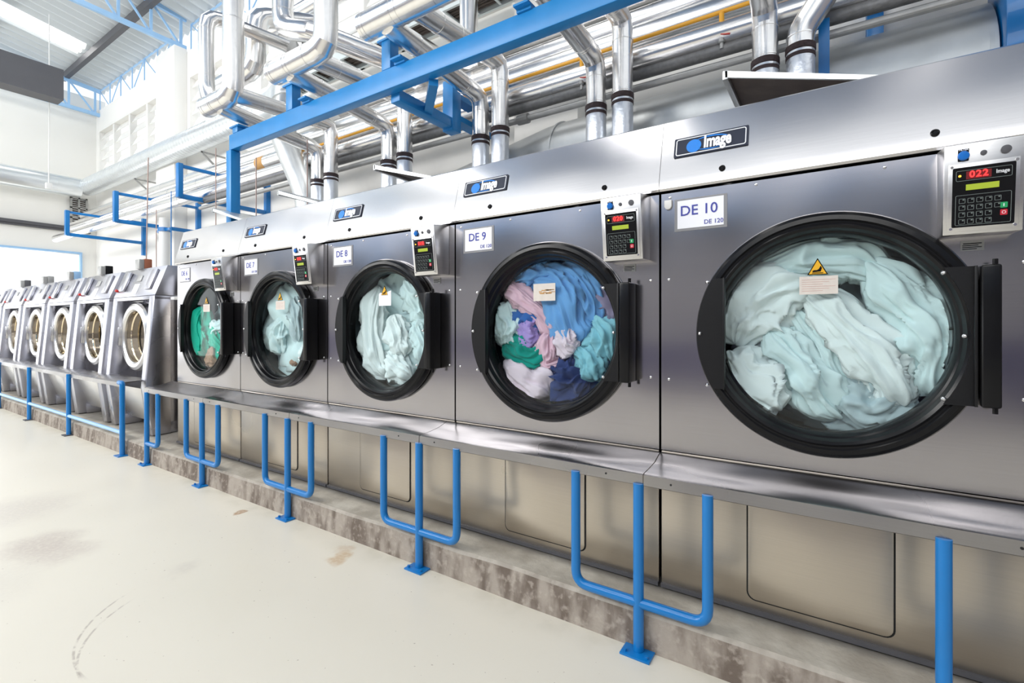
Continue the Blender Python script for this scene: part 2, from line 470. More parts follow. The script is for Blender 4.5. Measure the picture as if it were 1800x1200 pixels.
for x in xs:
    j = lambda s_, a: (noise.noise(Vector((x * 2.3, s_, 0))) * a)
    rows.append([mb.bm.verts.new(p) for p in ((x, -.215 + j(1, .008), -.01), (x, -.205 + j(2, .01), .142 + j(3, .008)), (x, -.193 + j(2, .01), .157 + j(3, .006)), (x, .3, .176), (x, WY, .176))])
for A, B in zip(rows, rows[1:]):
    for k in range(4): mb.bm.faces.new((A[k], B[k], B[k + 1], A[k + 1]))
for R_ in (rows[0], rows[-1]):
    pts = [(v.co.x, v.co.y, v.co.z) for v in R_] + [(R_[0].co.x, WY, -.01)]
    mb.face(pts)
bmesh.ops.recalc_face_normals(mb.bm, faces=mb.bm.faces)
struct('trim_1', mb, 'curb', label='raised worn concrete curb running under all the machines')

# wall behind the machines with louvre openings
M['wall'] = plain('white_plaster', (.88, .87, .84), .8, 0, .05, 12, .025, 1.2)
M['wallfar'] = plain('cream_plaster', (.87, .86, .82), .8, 0, .05, 12, .02, 1.2)
mb = MB()
TOPZ = 7.25
LZ0, LZ1 = 5.2, 6.68
louv = [(-16.2, -12.0), (-10.9, -7.2), (-6.2, -2.6)]
mb.box(FX, 6, WY, WY + .2, 0, LZ0); mb.box(FX, 6, WY, WY + .2, LZ1, TOPZ)
prev = FX
for a, c in louv:
    mb.box(prev, a, WY, WY + .2, LZ0, LZ1); prev = c
mb.box(prev, 6, WY, WY + .2, LZ0, LZ1)
struct('wall_right', mb, 'wall', label='white plaster wall behind the machines')
struct('trim_2', MB().box(-11.95, -11.05, WY - .25, WY, 0, 7.3, .01), 'wall', label='white pilaster between the louvred openings')
struct('trim_3', MB().box(-2.4, -1.6, WY - .25, WY, 0, 7.3, .01), 'wall')
for i, (a, c) in enumerate(louv):
    mb = frame_mb(a, c, LZ0, LZ1, .07, WY - .04, WY + .12)
    k = 4; w = (c - a) / k
    for q in range(1, k): mb.box(a + q * w - .05, a + q * w + .05, WY - .03, WY + .12, LZ0, LZ1)
    wdw = struct('window_%d' % (i + 1), mb, 'white')
    for q in range(5):
        z = LZ0 + .06 + q * .285
        sl = MB()
        for g in range(k):
            x0 = a + g * w + .06; x1 = a + (g + 1) * w - .06
            sl.prism([(WY + .0, z), (WY + .012, z - .004), (WY + .13, z + .26), (WY + .118, z + .265)], x0, x1, 'x')
        part('louvre_slat', sl, 'white', wdw, smooth=0)
# small window low on the wall between washers and dryers
wdw = struct('window_4', frame_mb(-10.1, -8.9, 2.55, 3.35, .06, WY - .05, WY + .02), 'white')
part('window_pane', MB().box(-10.04, -8.96, WY - .03, WY - .01, 2.61, 3.29), plain('frosted_grey_pane', (.35, .40, .42), .3), wdw)
part('mullion', MB().box(-9.55, -9.48, WY - .05, WY, 2.61, 3.29), 'white', wdw)

# far end wall with gateway
mb = MB()
OZ = 3.25
mb.box(FX - .2, FX, -8, .0 - 0, OZ, 7.6); mb.box(FX - .2, FX, 0, WY + .2, OZ, 7.6)
mb.box(FX - .2, FX, 2.38, WY + .2, 0, OZ)
mb.box(FX - .2, FX, -8, -6.5, 0, OZ)
struct('wall_back', mb, 'wallfar', label='cream end wall above the gateway')
d = struct('door_1', MB().box(FX - .05, FX + .06, -6.5, 2.38, 3.25, 3.30).box(FX - .05, FX + .06, 2.34, 2.38, 0, 3.25), 'bluelite', label='wide open gateway in the end wall')
bm_ = struct('trim_4', MB().box(FX, FX + .14, -8, 2.55, 3.88, 3.96).box(FX, FX + .10, -8, 2.55, 3.83, 3.88), 'roller', label='dark steel beam above the gateway')
# vent in the end wall
v = empty('wall_vent', (FX + .05, 2.3, 4.35), 'tall metal vent with dark slots on the end wall above the gateway', 'vent')
mbv = MB().box(0, .06, -.18, -.14, -.42, .42).box(0, .06, .14, .18, -.42, .42).box(0, .06, -.02, .02, -.42, .42)
for k in range(4): mbv.box(0, .06, -.18, .18, -.42 + k * .267, -.385 + k * .267)
part('frame', mbv, 'greypipe', v)
part('backing', MB().box(-.02, .01, -.17, .17, -.41, .41), 'dark', v)
sl = MB()
for k in range(14): sl.box(.0, .03, -.16, .16, -.38 + k * .056, -.365 + k * .056)
part('vent_slat', sl, 'galv', v)

# opposite side of the hall: unseen wall, its colour bands added to tint the steel reflections, bright openings above
M['farside'] = plain('violet_grey_plaster', (.36, .34, .37), .8, 0, .05, 12, .1, .6)
M['blueband'] = plain('blue_reflect_band', (.20, .42, .80), .6, 0, 0, 1, .1, .6)
M['band1'] = plain('violet_reflect_band', (.20, .19, .30), .7, 0, 0, 1, .2, .5)
M['band2'] = plain('pale_reflect_band', (.46, .45, .47), .8, 0, 0, 1, .35, .35)
M['band3'] = plain('dark_reflect_band', (.07, .07, .075), .8, 0, 0, 1, .3, .5)
struct('wall_left', MB().box(FX, 6, -8.2, -8, 1.1, 2.8), 'band2')
struct('trim_5', MB().box(FX, 6, -8.22, -7.97, 0, 1.1), 'band1')
struct('trim_6', MB().box(FX, 6, -8.22, -7.97, 2.8, 3.5), 'band3')
struct('trim_7', MB().box(FX, 6, -8.25, -7.95, 3.5, 4.5), 'blueband')
struct('wall_front', MB().box(5.8, 6, -8, WY + .2, 0, 5), 'farside')

# roof: corrugated sheets rising away from the wall, with a skylight strip and added glowing strips
def roofz(y): return 7.92 + (WY - y) * .17
SK = [(-15.0, -14.3), (-9.2, -8.2), (-3.5, -2.3), (1.88, 2.02)]  # first strip is the visible skylight; the others are added to streak the hoods
def corr(x0, x1, y0, y1, amp=.045, pitch=.3):
    mb = MB(); n = max(2, int((x1 - x0) / pitch * 6))
    A, B = [], []
    for i in range(n + 1):
        x = x0 + (x1 - x0) * i / n
        h = amp * max(-.6, min(.6, math.sin(2 * PI * x / pitch))) / .6
        A.append(mb.bm.verts.new((x, y0, roofz(y0) + h))); B.append(mb.bm.verts.new((x, y1, roofz(y1) + h)))
    for i in range(n): mb.bm.faces.new((A[i], A[i + 1], B[i + 1], B[i]))
    return mb
prev = FX - .3
k = 0
for a, c in SK + [(6, 6)]:
    if a > prev:
        struct('ceiling' if k == 0 else 'ceiling_%d' % (k + 1), corr(prev, a, -8.5, 2.9), 'roof' if a < -8 else 'roofb', 20)
        k += 1
    if c > a: struct('window_%d' % (4 + k), corr(a, c, -7.5, 1.9), 'skylight', 20); struct('trim_%d' % (20 + k), corr(a, c, 1.9, 2.9), 'roof', 20); struct('trim_%d' % (30 + k), corr(a, c, -8.5, -7.5), 'roof', 20)
    prev = c
# purlins (dark) and ties along the hall
for y, mt, w, h in ((2.0, 'roller', .10, .16), (.35, 'bluelite', .08, .10), (-1.4, 'roller', .10, .16), (-3.2, 'bluelite', .08, .1)):
    z = roofz(y) - h / 2 - .05
    o = part('roof_purlin', MB().box(FX, 6, y - w / 2, y + w / 2, z - h / 2, z + h / 2), mt)
    tag(o, {2.0: 'dark purlin under the corrugated roof, nearest the louvred wall', .35: 'pale blue purlin under the roof sheets, second from the louvred wall',
            -1.4: 'dark purlin under the roof out over the aisle', -3.2: 'pale blue purlin far out over the aisle'}[y], 'beam', 'purlins under the roof')
# roof trusses across the hall
def truss(x, zb, label, drop=.6):
    t = empty('roof_truss', (x, WY, zb), label, 'truss', 'blue roof trusses')
    top = lambda y: zb + drop + (WY - y) * .09
    bot = lambda y: zb + (WY - y) * .02
    part('bottom_chord', MB().bar((0, 0, bot(WY) - zb), (0, -10, bot(-7.3) - zb), .07, .09), 'bluelite', t)
    part('top_chord', MB().bar((0, 0, top(WY) - zb), (0, -10, top(-7.3) - zb), .07, .09), 'bluelite', t)
    web = MB()
    for k in range(18):
        y = 2.6 - k * .55
        web.bar((0, y - WY, bot(y) - zb), (0, y - WY, top(y) - zb), .045, .045, (1, 0, 0))
        y2 = y - .55
        web.bar((0, y - WY, bot(y) - zb), (0, y2 - WY, top(y2) - zb), .035, .035, (1, 0, 0))
    part('web_member', web, 'bluelite', t)
truss(FX + .25, 7.1, 'pale blue roof truss along the top of the end wall', .65)
truss(-11.1, 7.33, 'pale blue roof truss resting on the white pilaster', .62)
truss(-6.2, 7.4, 'pale blue roof truss above the silver pipe risers', .6)
truss(-1.2, 7.4, 'pale blue roof truss over the middle of the dryer row', .6)
# lattice girders on top of the wall
for a, c in ((FX, -12.0), (-11.05, -6.3)):
    t = empty('lattice_girder', (a, WY + .08, 7.25), 'pale blue lattice girder on the wall top %s' % ('between end wall and pilaster' if a == FX else 'right of the white pilaster'), 'girder', 'lattice girders on the wall top')
    Ln = c - a
    part('bottom_chord', MB().bar((0, 0, .03), (Ln, 0, .03), .03, .03), 'bluelite', t)
    part('top_chord', MB().bar((0, 0, .62), (Ln, 0, .62), .03, .03), 'bluelite', t)
    web = MB(); n = 6
    for k in range(n + 1):
        x = Ln * k / n; web.bar((x, 0, 0), (x, 0, .62), .022, .022, (0, 1, 0))
        if k < n: web.bar((x, 0, 0 if k % 2 else .62), (x + Ln / n, 0, .62 if k % 2 else 0), .018, .018, (0, 1, 0))
    part('web_member', web, 'bluelite', t)
# dark roller housing hanging under the far truss
t = empty('shutter_housing', (-13, -1.0, 6.25), 'long charcoal ribbed housing hanging under the roof near the end wall', 'housing')
part('housing_body', MB().prism([(-.0, .3), (-.0, -.05), (.06, -.10), (.06, -.28), (.12, -.32), (.5, -.32), (.5, .3)], -2.0, 2.03, 'y').xform(Matrix.Identity(4)), 'roller', t)
part('rib', MB().box(-.03, .0, -2, 2.05, -.02, .0).box(-.02, .06, -2, 2.03, -.12, -.10).box(-.02, .06, -2, 2.03, .28, .31), 'black', t)
o = part('hanging_cable', MB().tube([(-13.2, .97, 7.9), (-13.2, .97, 6.0), (-13.15, .95, 4.3)], .01, 8), 'conduit'); tag(o, 'thin pale cable hanging from the roof before the end wall', 'cable')
o = part('junction_box', MB().box(-13.2, -13.1, .90, 1.0, 4.2, 4.32, .01), 'conduit'); tag(o, 'small white junction box at the end of the hanging cable', 'box')

# ------------------------------------------------------------------ dryers
DW = 1.196
RC = (.62, 1.311)      # door centre (x, z) in a dryer's own frame; z from the floor
RR = .456
def disc_poly(r, a0, a1, n):
    return [(RC[0] + r * math.cos(a0 + (a1 - a0) * i / n), RC[1] + r * math.sin(a0 + (a1 - a0) * i / n)) for i in range(n + 1)]

def front_panel_mb():
    """front sheet with the round porthole cut out"""
    mb = MB(); x0, x1, z0, z1 = .004, DW - .002, .787, 1.932; n = 96; y0, y1 = 0, .012
    r = .405
    inner, outer = [], []
    for i in range(n):
        t = 2 * PI * i / n; c, s_ = math.cos(t), math.sin(t)
        inner.append((RC[0] + r * c, RC[1] + r * s_))
        kx = ((x1 if c > 0 else x0) - RC[0]) / c if abs(c) > 1e-6 else 1e9
        kz = ((z1 if s_ > 0 else z0) - RC[1]) / s_ if abs(s_) > 1e-6 else 1e9
        k = min(kx, kz); outer.append([RC[0] + k * c, RC[1] + k * s_])
    for cx in (x0, x1):
        for cz in (z0, z1):
            i = min(range(n), key=lambda q: (outer[q][0] - cx) ** 2 + (outer[q][1] - cz) ** 2); outer[i] = [cx, cz]
    V = [[mb.bm.verts.new((p[0], y, p[1])) for p in L_] for L_, y in ((inner, y0), (outer, y0), (outer, y1), (inner, y1))]
    for k in range(4):
        for i in range(n): mb.bm.faces.new((V[k][i], V[k][(i + 1) % n], V[(k + 1) % 4][(i + 1) % n], V[(k + 1) % 4][i]))
    bmesh.ops.recalc_face_normals(mb.bm, faces=mb.bm.faces)
    return mb

def latch_poly():
    P = [(.282, RC[1] - .226)]
    for i in range(17):
        z = RC[1] - .226 + .452 * i / 16
        P.append((RC[0] - math.sqrt(.448 ** 2 - (z - RC[1]) ** 2), z))
    P.append((.282, RC[1] + .226))
    return P
def hinge_poly():
    P = [(1.03, RC[1] + .226)]
    for i in range(17):
        z = RC[1] + .226 - .452 * i / 16
        P.append((RC[0] + math.sqrt(.402 ** 2 - (z - RC[1]) ** 2), z))
    P.append((1.03, RC[1] - .226))
    return P

def make_dryer(idx, X0, sign, disp, boxu, label, sticker):
    d = empty('tumble_dryer', (X0, 0, 0), label, 'dryer', 'industrial dryers in the long row')
    # carcass
    def carc():
        mb = MB()
        mb.box(.012, .03, .012, 1.6, .19, 1.93); mb.box(DW - .03, DW - .012, .012, 1.6, .19, 1.93)
        mb.box(.03, DW - .03, 1.58, 1.6, .19, 2.26); mb.box(.012, DW - .012, .02, 1.6, 1.91, 1.935); mb.box(.03, DW - .03, .02, 1.58, .19, .22)
        mb.box(.012, .05, .012, .05, .19, 1.93)
        return mb
    part('carcass', carc, 'gap', d, 'carc')
    part('front_panel', front_panel_mb, 'front', d, 'front', smooth=20)
    # lower front with a wide pressed kick panel
    part('lower_front', lambda: MB().box(.004, DW - .004, .003, .02, .19, .782, .002), 'low', d, 'low')
    sp = part('service_panel', lambda: MB().prism(rrect(.358, .828, .232, .775, .03), -.004, .003, 'y', .0015), 'low', d, 'svc')
    part('panel_gap', lambda: MB().prism(rrect(.352, .834, .226, .775, .033), .0005, .003, 'y'), 'gap', sp, 'svcgap')
    part('sill_strip', lambda: MB().box(.004, DW - .004, -.012, .02, .176, .192), 'roller', d, 'sill')
    # hood
    def hood():
        mb = MB()
        mb.prism([(-.018, 1.94), (-.022, 1.95), (-.018, 1.99), (.055, 2.268), (.062, 2.274), (1.6, 2.274), (1.6, 2.255), (.08, 2.255), (.01, 1.97), (.01, 1.94)], .001, DW + .003, 'x')
        E_ = [(.012, 1.95), (.012, 1.98), (.085, 2.256), (1.6, 2.256), (1.6, 1.95)]
        mb.prism(E_, .001, .008, 'x'); mb.prism(E_, DW - .006, DW + .002, 'x')
        return mb
    part('hood', hood, 'hood', d, 'hood', smooth=20)
    # hood plugs; the hood face leans back: y on the face for a height z
    fy = lambda z: -.018 + (z - 1.99) * (.073 / .278)
    lean = math.atan2(.073, .278)
    for u, r in ((.262, .013), (.938, .013)):
        z = 2.0
        part('hood_plug', lambda: MB().lathe([(.013, .004), (.013, -.004), (.009, -.007), (.006, -.004), (.003, -.004)], (0, 0, 0), 'y', 20), 'black', d, 'plug', (u, fy(z), z), (-lean, 0, 0))
    # badge
    b0 = part('badge', lambda: MB().prism(rrect(-.150, .150, -.046, .046, .004), -.006, .0, 'y'), 'navy', d, 'badge', (.208, fy(2.13) - .001, 2.128), (-lean, 0, 0))
    part('badge_border', lambda: rring(-.142, .142, -.040, .040, .010, .004, -.0072, -.005), 'silver', b0, 'badgeb')
    part('badge_globe', lambda: MB().cyl((-.066, 0, -.004), .031, -.0078, -.005, 'y', 32), 'badgeblue', b0, 'badgeg')
    def swoosh():
        mb = MB(); n = 40
        for a0, a1, w in ((PI * .05, PI * .86, .006), (PI * 1.2, PI * 1.72, .004)):
            A = []; B = []
            for i in range(n + 1):
                t = a0 + (a1 - a0) * i / n; th = w * math.sin(PI * i / n) + .0006
                cx, cz = .003, -.0; ra, rb = .080, .033
                A.append(mb.bm.verts.new((cx + ra * math.cos(t), -.0076, cz + rb * math.sin(t))))
                B.append(mb.bm.verts.new((cx + (ra - th) * math.cos(t), -.0076, cz + (rb - th) * math.sin(t))))
            for i in range(n): mb.bm.faces.new((A[i], A[i + 1], B[i + 1], B[i]))
        return mb
    part('badge_swoosh', swoosh, 'badgeblue', b0, 'badges')
    text('badge_lettering', 'Image', .080, 'paper', b0, (.030, -.009, .002), offset=.0030, sx=.60, sz=1.0, space=.98)
    # number card
    c = part('number_card', lambda: MB().box(.063, .279, -.003, .0, 1.757, 1.898), 'sleeve', d, 'sleeve')
    part('card_paper', lambda: MB().box(.076, .266, -.0045, -.003, 1.768, 1.890), 'paper', c, 'paper')
    text('card_number', sign, .062, 'ink', c, (.165, -.0055, 1.842), offset=.0003)
    text('card_model', 'DE 120', .026, 'ink', c, (.226, -.0055, 1.786), offset=.0)
    # control box: wedge, deeper at the top
    cb = part('control_box', lambda: MB().prism([(0, 1.936), (-.135, 1.916), (-.100, 1.636), (0, 1.640)], 0, .186, 'x', .004), 'box', d, 'cbox', (boxu, 0, 0))
    cz, cyy = 1.776, -.1175
    la = -math.atan2(.035, .280)      # face leans forward at the top
    R_ = Matrix.Rotation(-la * -1, 4, 'X')
    def on_face(z):  # y on the wedge face
        return -.100 - (z - 1.636) * (.035 / .280)
    rot = (math.atan2(.035, .280), 0, 0)
    zc = 1.752
    pl = part('bezel', lambda: MB().box(-.082, .082, -.004, .0, -.106, .104, .001), 'box', cb, 'bezel', (.093, on_face(zc), zc), rot)
    fp = (.093, on_face(zc), zc)
    def sub(name, mk, mat, key, dx=0, dz=0, dy=0):
        return part(name, mk, mat, cb, key, (fp[0] + dx, fp[1] + dy + dz * -(.035 / .280), fp[2] + dz), rot)
    sub('keypad_panel', lambda: MB().prism(rrect(-.072, .072, -.094, .092, .004), -.006, -.003, 'y'), 'navy' if False else 'black', 'kpanel')
    sub('panel_outline', lambda: rring(-.064, .064, .050, .082, .004, .001, -.0066, -.005), 'line', 'kout1')
    sub('panel_outline', lambda: rring(-.064, .064, -.088, .006, .004, .001, -.0066, -.005), 'line', 'kout2')
    sub('led_window', lambda: MB().box(-.040, .018, -.0066, -.005, .054, .078), 'leddim', 'ledw')
    part('led_digits', lambda: text_mesh(disp, .028, offset=.0006, sx=.95, space=1.15), 'led', cb, ('led', disp), (fp[0] - .011, fp[1] - .0075 - .066 * .125, fp[2] + .066), rot, 0)
    part('panel_lettering', lambda: text_mesh('Image', .016, offset=.0004, sx=.8), 'silver', cb, 'ledim', (fp[0] + .043, fp[1] - .0072 - .066 * .125, fp[2] + .066), rot, 0)
    sub('amber_lamp', lambda: MB().cyl((-.055, 0, .066), .0035, -.008, -.005, 'y', 12), 'amber', 'amb')
    sub('lcd', lambda: MB().box(-.040, .036, -.0068, -.005, .020, .038), 'lcd', 'lcd')
    def keys():
        mb = MB()
        for r_ in range(4):
            for c_ in range(5 if r_ < 2 else 4):
                x = -.048 + c_ * .0205; z = -.006 - r_ * .0215
                q = rring(x - .0075, x + .0075, z - .0075, z + .0075, .002, .0009, -.0068, -.005)
                tmp = bpy.data.meshes.new('t'); q.bm.to_mesh(tmp); q.bm.free(); mb.bm.from_mesh(tmp); bpy.data.meshes.remove(tmp)
                mb.box(x + .001, x + .005, -.0068, -.005, z + .002, z + .005)
        return mb
    sub('keys', keys, 'line', 'keys', dz=-.006)
    sub('start_key', lambda: MB().prism(rrect(.040, .056, -.044, -.027, .002), -.0075, -.005, 'y'), 'green', 'skey')
    sub('stop_key', lambda: MB().prism(rrect(.040, .056, -.066, -.049, .002), -.0075, -.005, 'y'), 'redkey', 'stkey')
    sub('stop_symbol', lambda: rring(.0435, .0525, -.0620, -.0530, .004, .0012, -.0082, -.0075), 'paper', 'stsym')
    sub('start_symbol', lambda: MB().box(.0465, .0485, -.0082, -.0075, -.040, -.031), 'paper', 'sttsym')
    sub('bezel_screw', lambda: MB().cyl((-.074, 0, .096), .004, -.0065, -.003, 'y', 12).cyl((.074, 0, .096), .004, -.0065, -.003, 'y', 12).cyl((-.074, 0, -.098), .004, -.0065, -.003, 'y', 12).cyl((.074, 0, -.098), .004, -.0065, -.003, 'y', 12), 'chrome', 'bscr')
    sub('filter_tag', lambda: MB().prism(rrect(-.060, -.034, .112, .149, .002), -.002, .0, 'y'), 'black', 'ftag')
    part('filter_lettering', lambda: text_mesh('FILTER', .0075, offset=.0002), 'paper', cb, 'flet', (fp[0] - .047, fp[1] - .003 - .145 * .125, fp[2] + .145), rot, 0)
    sub('filter_button', lambda: MB().lathe([(.014, -.001), (.0145, -.006), (.012, -.011), (.004, -.012)], (-.047, 0, .128), 'y', 24), 'knob', 'fbtn')
    sub('box_plug', lambda: MB().lathe([(.008, 0), (.0075, -.003), (.003, -.004)], (-.000, 0, .130), 'y', 20), 'roller', 'bplug1')
    sub('box_plug', lambda: MB().lathe([(.0125, 0), (.012, -.004), (.004, -.005)], (.050, 0, .131), 'y', 20), 'roller', 'bplug2')
    # spec plate under the box
    s_ = part('spec_plate', lambda: MB().box(.060, .118, -.003, 0, 1.594, 1.628), 'greypipe', d, 'spec', (boxu, 0, 0))
    part('spec_print', lambda: MB().box(.066, .112, -.0036, -.003, 1.616, 1.619).box(.064, .104, -.0036, -.003, 1.610, 1.6125).box(.064, .112, -.0036, -.003, 1.604, 1.6065).box(.064, .100, -.0036, -.003, 1.598, 1.6005), 'black', s_, 'specp')
    # panel screws
    for u, z in ((.038, 1.548), (.038, 1.104), (DW - .04, 1.548), (DW - .04, 1.108), (.043, 1.912), (.388, 1.916), (.803, 1.912)):
        part('panel_screw', lambda: MB().lathe([(.0055, 0), (.005, -.003), (.002, -.0042)], (0, 0, 0), 'y', 12), 'chrome', d, 'scr', (u, 0, z))
    # door
    door = part('door_ring', lambda: MB().lathe([(.448, .0), (.457, -.006), (.459, -.030), (.452, -.050), (.440, -.058), (.424, -.060), (.418, -.053), (.412, -.053), (.404, -.058), (.394, -.052), (.386, -.030), (.380, -.026), (.374, -.014), (.371, .0), (.371, .045), (.402, .045), (.402, .0)], (RC[0], 0, RC[1]), 'y', 128, True), 'black', d, 'ring')
    part('door_glass', lambda: MB().cyl((RC[0], 0, RC[1]), .3715, .000, .004, 'y', 96), 'glass', door, 'glass')
    lp = part('latch_plate', lambda: MB().prism(latch_poly(), -.066, -.060, 'y').box(.277, .283, -.088, -.060, RC[1] - .226, RC[1] + .226, .001), 'blackm', door, 'latch')
    hp = part('hinge_plate', lambda: MB().prism(hinge_poly(), -.066, -.058, 'y').box(1.026, 1.034, -.082, -.052, RC[1] - .226, RC[1] + .226, .001), 'blackm', door, 'hinge')
    part('hinge_barrel', lambda: MB().box(1.040, 1.088, -.094, .0, RC[1] - .226, RC[1] + .228, .008, 3).cyl((1.078, -.06, 0), .007, RC[1] - .246, RC[1] + .246, 'z', 12), 'black', door, 'barrel')
    for (u, z) in ((.214, RC[1] + .212), (.214, RC[1] - .212), (.184, RC[1]), (.953, RC[1] + .208), (.953, RC[1] - .208), (1.005, RC[1])):
        part('door_screw', lambda: MB().lathe([(.0075, 0), (.0075, -.003), (.004, -.007), (.001, -.008)], (0, 0, 0), 'y', 14), 'chrome', door, 'dscr', (u, -.066, z))
    # stickers on the glass
    if sticker & 1:
        tr_ = part('warning_triangle', lambda: MB().prism([(.565, 1.538), (.633, 1.538), (.599, 1.602)], -.0025, -.0005, 'y'), 'black', door, 'tri')
        part('triangle_face', lambda: MB().prism([(.5705, 1.541), (.6275, 1.541), (.599, 1.595)], -.0035, -.0025, 'y'), 'warn', tr_, 'tri2')
        # hand over a hot surface pictogram
        part('hand_symbol', lambda: MB().prism([(.583, 1.548), (.609, 1.550), (.613, 1.563), (.609, 1.572), (.603, 1.560), (.597, 1.556), (.588, 1.556), (.582, 1.553)], -.0045, -.0035, 'y').box(.581, .617, -.0045, -.0035, 1.5435, 1.546), 'black', tr_, 'hand')
    if sticker & 2:
        x0, x1, z0, z1 = (.539, .664, 1.464, 1.533)
        st = part('label_sticker', lambda: MB().box(x0, x1, -.0025, -.0005, z0, z1), 'cream' if sticker != 6 else 'cream', door, 'stick')
        def pr():
            mb = MB()
            for k in range(6): mb.box(x0 + .008, x1 - .008 - (k % 3) * .02, -.0032, -.0025, z1 - .014 - k * .0085, z1 - .0125 - k * .0085)
            return mb
        part('sticker_print', pr, plain('faded_red_print', (.62, .40, .36), .6), st, 'stickp')
    if sticker & 4:
        st = part('stained_label', MB().box(.535, .665, -.0025, -.0005, 1.470, 1.560), 'cream', door)
        mbx = MB()
        random.seed(3)
        for k in range(16):
            x = .545 + random.random() * .10; z = 1.505 + random.random() * .02
            mbx.box(x, x + .01 + random.random() * .02, -.0032, -.0025, z, z + .002 + random.random() * .004)
        part('rust_mark', mbx, 'rust', st)
    if sticker & 8:
        part('torn_label', MB().prism([(.545, 1.545), (.555, 1.556), (.600, 1.552), (.660, 1.568), (.660, 1.470), (.545, 1.470)], -.0025, -.0005, 'y'), 'paper', door)
    # drum behind the glass
    drum = part('drum', lambda: MB().lathe([(.40, .05), (.43, .06), (.43, .62), (.1, .64), (.02, .64)], (RC[0], 0, RC[1]), 'y', 64), 'drum', d, 'drumm')
    return d
def drum_mb():
    mb = MB(); mb.caps = False
    mb.lathe([(.40, .05), (.43, .06), (.43, .62), (.1, .64), (.005, .64)], (RC[0], 0, RC[1]), 'y', 64)
    return mb
me = drum_mb().mesh('drum'); me.materials.append(M['drum']); CACHE['drumm'] = me

DX = [0, -1.2, -2.4, -3.6, -4.8]
make_dryer(10, DX[0], 'DE 10', '022', .945, 'stainless tumble dryer with card DE 10, nearest in the row, full of pale mint cloth', 3)
make_dryer(9, DX[1], 'DE 9', '020', .968, 'stainless tumble dryer with card DE 9, tumbling blue, pink and green garments', 4)
make_dryer(8, DX[2], 'DE 8', '018', .968, 'stainless tumble dryer with card DE 8 and a torn white label on its glass', 9)
make_dryer(7, DX[3], 'DE 7', '018', .968, 'stainless tumble dryer with card DE 7, misty pale teal load', 3)
make_dryer(6, DX[4], 'DE 6', '018', .968, 'stainless tumble dryer at the far end of the dryer row, with emerald green load', 3)
# white hook stuck beside the DE 10 card
o = part('wall_hook', MB().prism([(.020, 1.90), (.020, 1.872), (.026, 1.862), (.036, 1.858), (.046, 1.862), (.052, 1.872), (.052, 1.90)], -.012, .0, 'y', .002), 'white')
tag(o, 'small white plastic hook stuck left of the DE 10 card', 'hook')

# laundry: twisted, folded cloth strands inside the drums
def garment(X0, colr, spine, rad, label, flat=.55, folds=5, seed=0, amp=.34, twist=1.6, group=None, name='garment'):
    """spine points: (du, dz, y) from the door centre"""
    P = [Vector((p[0], p[2] - (.03 if p[2] < .2 else 0), p[1])) for p in spine]
    rad = [r * (1.12 if spine[0][2] < .2 else 1) for r in rad]
    n = len(P); S = 60; K = 88
    def cr(t):
        t = max(0, min(n - 1.0001, t * (n - 1))); i = int(t); f = t - i
        g = lambda k: P[max(0, min(n - 1, k))]
        p0, p1, p2, p3 = g(i - 1), g(i), g(i + 1), g(i + 2)
        return .5 * ((2 * p1) + (p2 - p0) * f + (2 * p0 - 5 * p1 + 4 * p2 - p3) * f * f + (-p0 + 3 * p1 - 3 * p2 + p3) * f ** 3)
    def cw(t):
        t = max(0, min(n - 1.0001, t * (n - 1))); i = int(t); f = t - i
        f = f * f * (3 - 2 * f)
        return rad[i] * (1 - f) + rad[min(n - 1, i + 1)] * f
    mb = MB(); rings = []
    def rid(v): return 1 - min(1, abs(noise.noise(v)) * 2.6)
    for s_ in range(S + 1):
        t = s_ / S; c = cr(t); T = (cr(min(1, t + .01)) - cr(max(0, t - .01))).normalized()
        side = T.cross(Vector((0, 1, 0)))
        if side.length < .1: side = Vector((1, 0, 0))
        side.normalize(); nrm = side.cross(T).normalized()
        w = cw(t) * min(1, math.sqrt(max(.004, math.sin(PI * t) * 2.2)))
        ring = []
        for k in range(K):
            th = 2 * PI * k / K
            a, b_ = math.cos(th), math.sin(th)
            warp_ = noise.noise(Vector((a * 1.2 + seed, b_ * 1.2, t * 3))) * .9
            q = Vector((a * folds * .42 + seed * 3.1 + warp_, b_ * folds * .42, t * twist + warp_ * .6))
            f1 = rid(q); f2 = rid(q * 2.3 + Vector((3, 1, 7)))
            f3 = noise.noise(Vector((a * 1.1 + seed, b_ * 1.1, t * 4.5)))
            rr = w * (1 + amp * (f1 - .55) * 1.5 + amp * .55 * (f2 - .5) + amp * 1.3 * f3)
            # ragged cloth ends
            ex = T * w * .8 * noise.noise(Vector((a * 1.6 + seed * 2, b_ * 1.6, 4.0))) * (1 if t in (0, 1) else max(0, 1 - min(t, 1 - t) * 6))
            p = c + side * a * rr + nrm * b_ * rr * flat + ex
            p.y = max(p.y, .010 + .004 * (1 - f1))
            rr_ = math.hypot(p.x, p.z); lim = .362 if p.y < .055 else .41
            if rr_ > lim: p.x *= lim / rr_; p.z *= lim / rr_
            ring.append(mb.bm.verts.new(p))
        rings.append(ring)
    for A, B in zip(rings, rings[1:]):
        for k in range(K): mb.bm.faces.new((A[k], A[(k + 1) % K], B[(k + 1) % K], B[k]))
    mb.bm.faces.new(rings[0]); mb.bm.faces.new(rings[-1])
    bmesh.ops.recalc_face_normals(mb.bm, faces=mb.bm.faces)
    o = part(name, mb.mesh(name, 0), CL[colr], loc=(X0 + RC[0], 0, RC[1]))
    for p in o.data.polygons: p.use_smooth = True
    return tag(o, label, 'laundry', group)

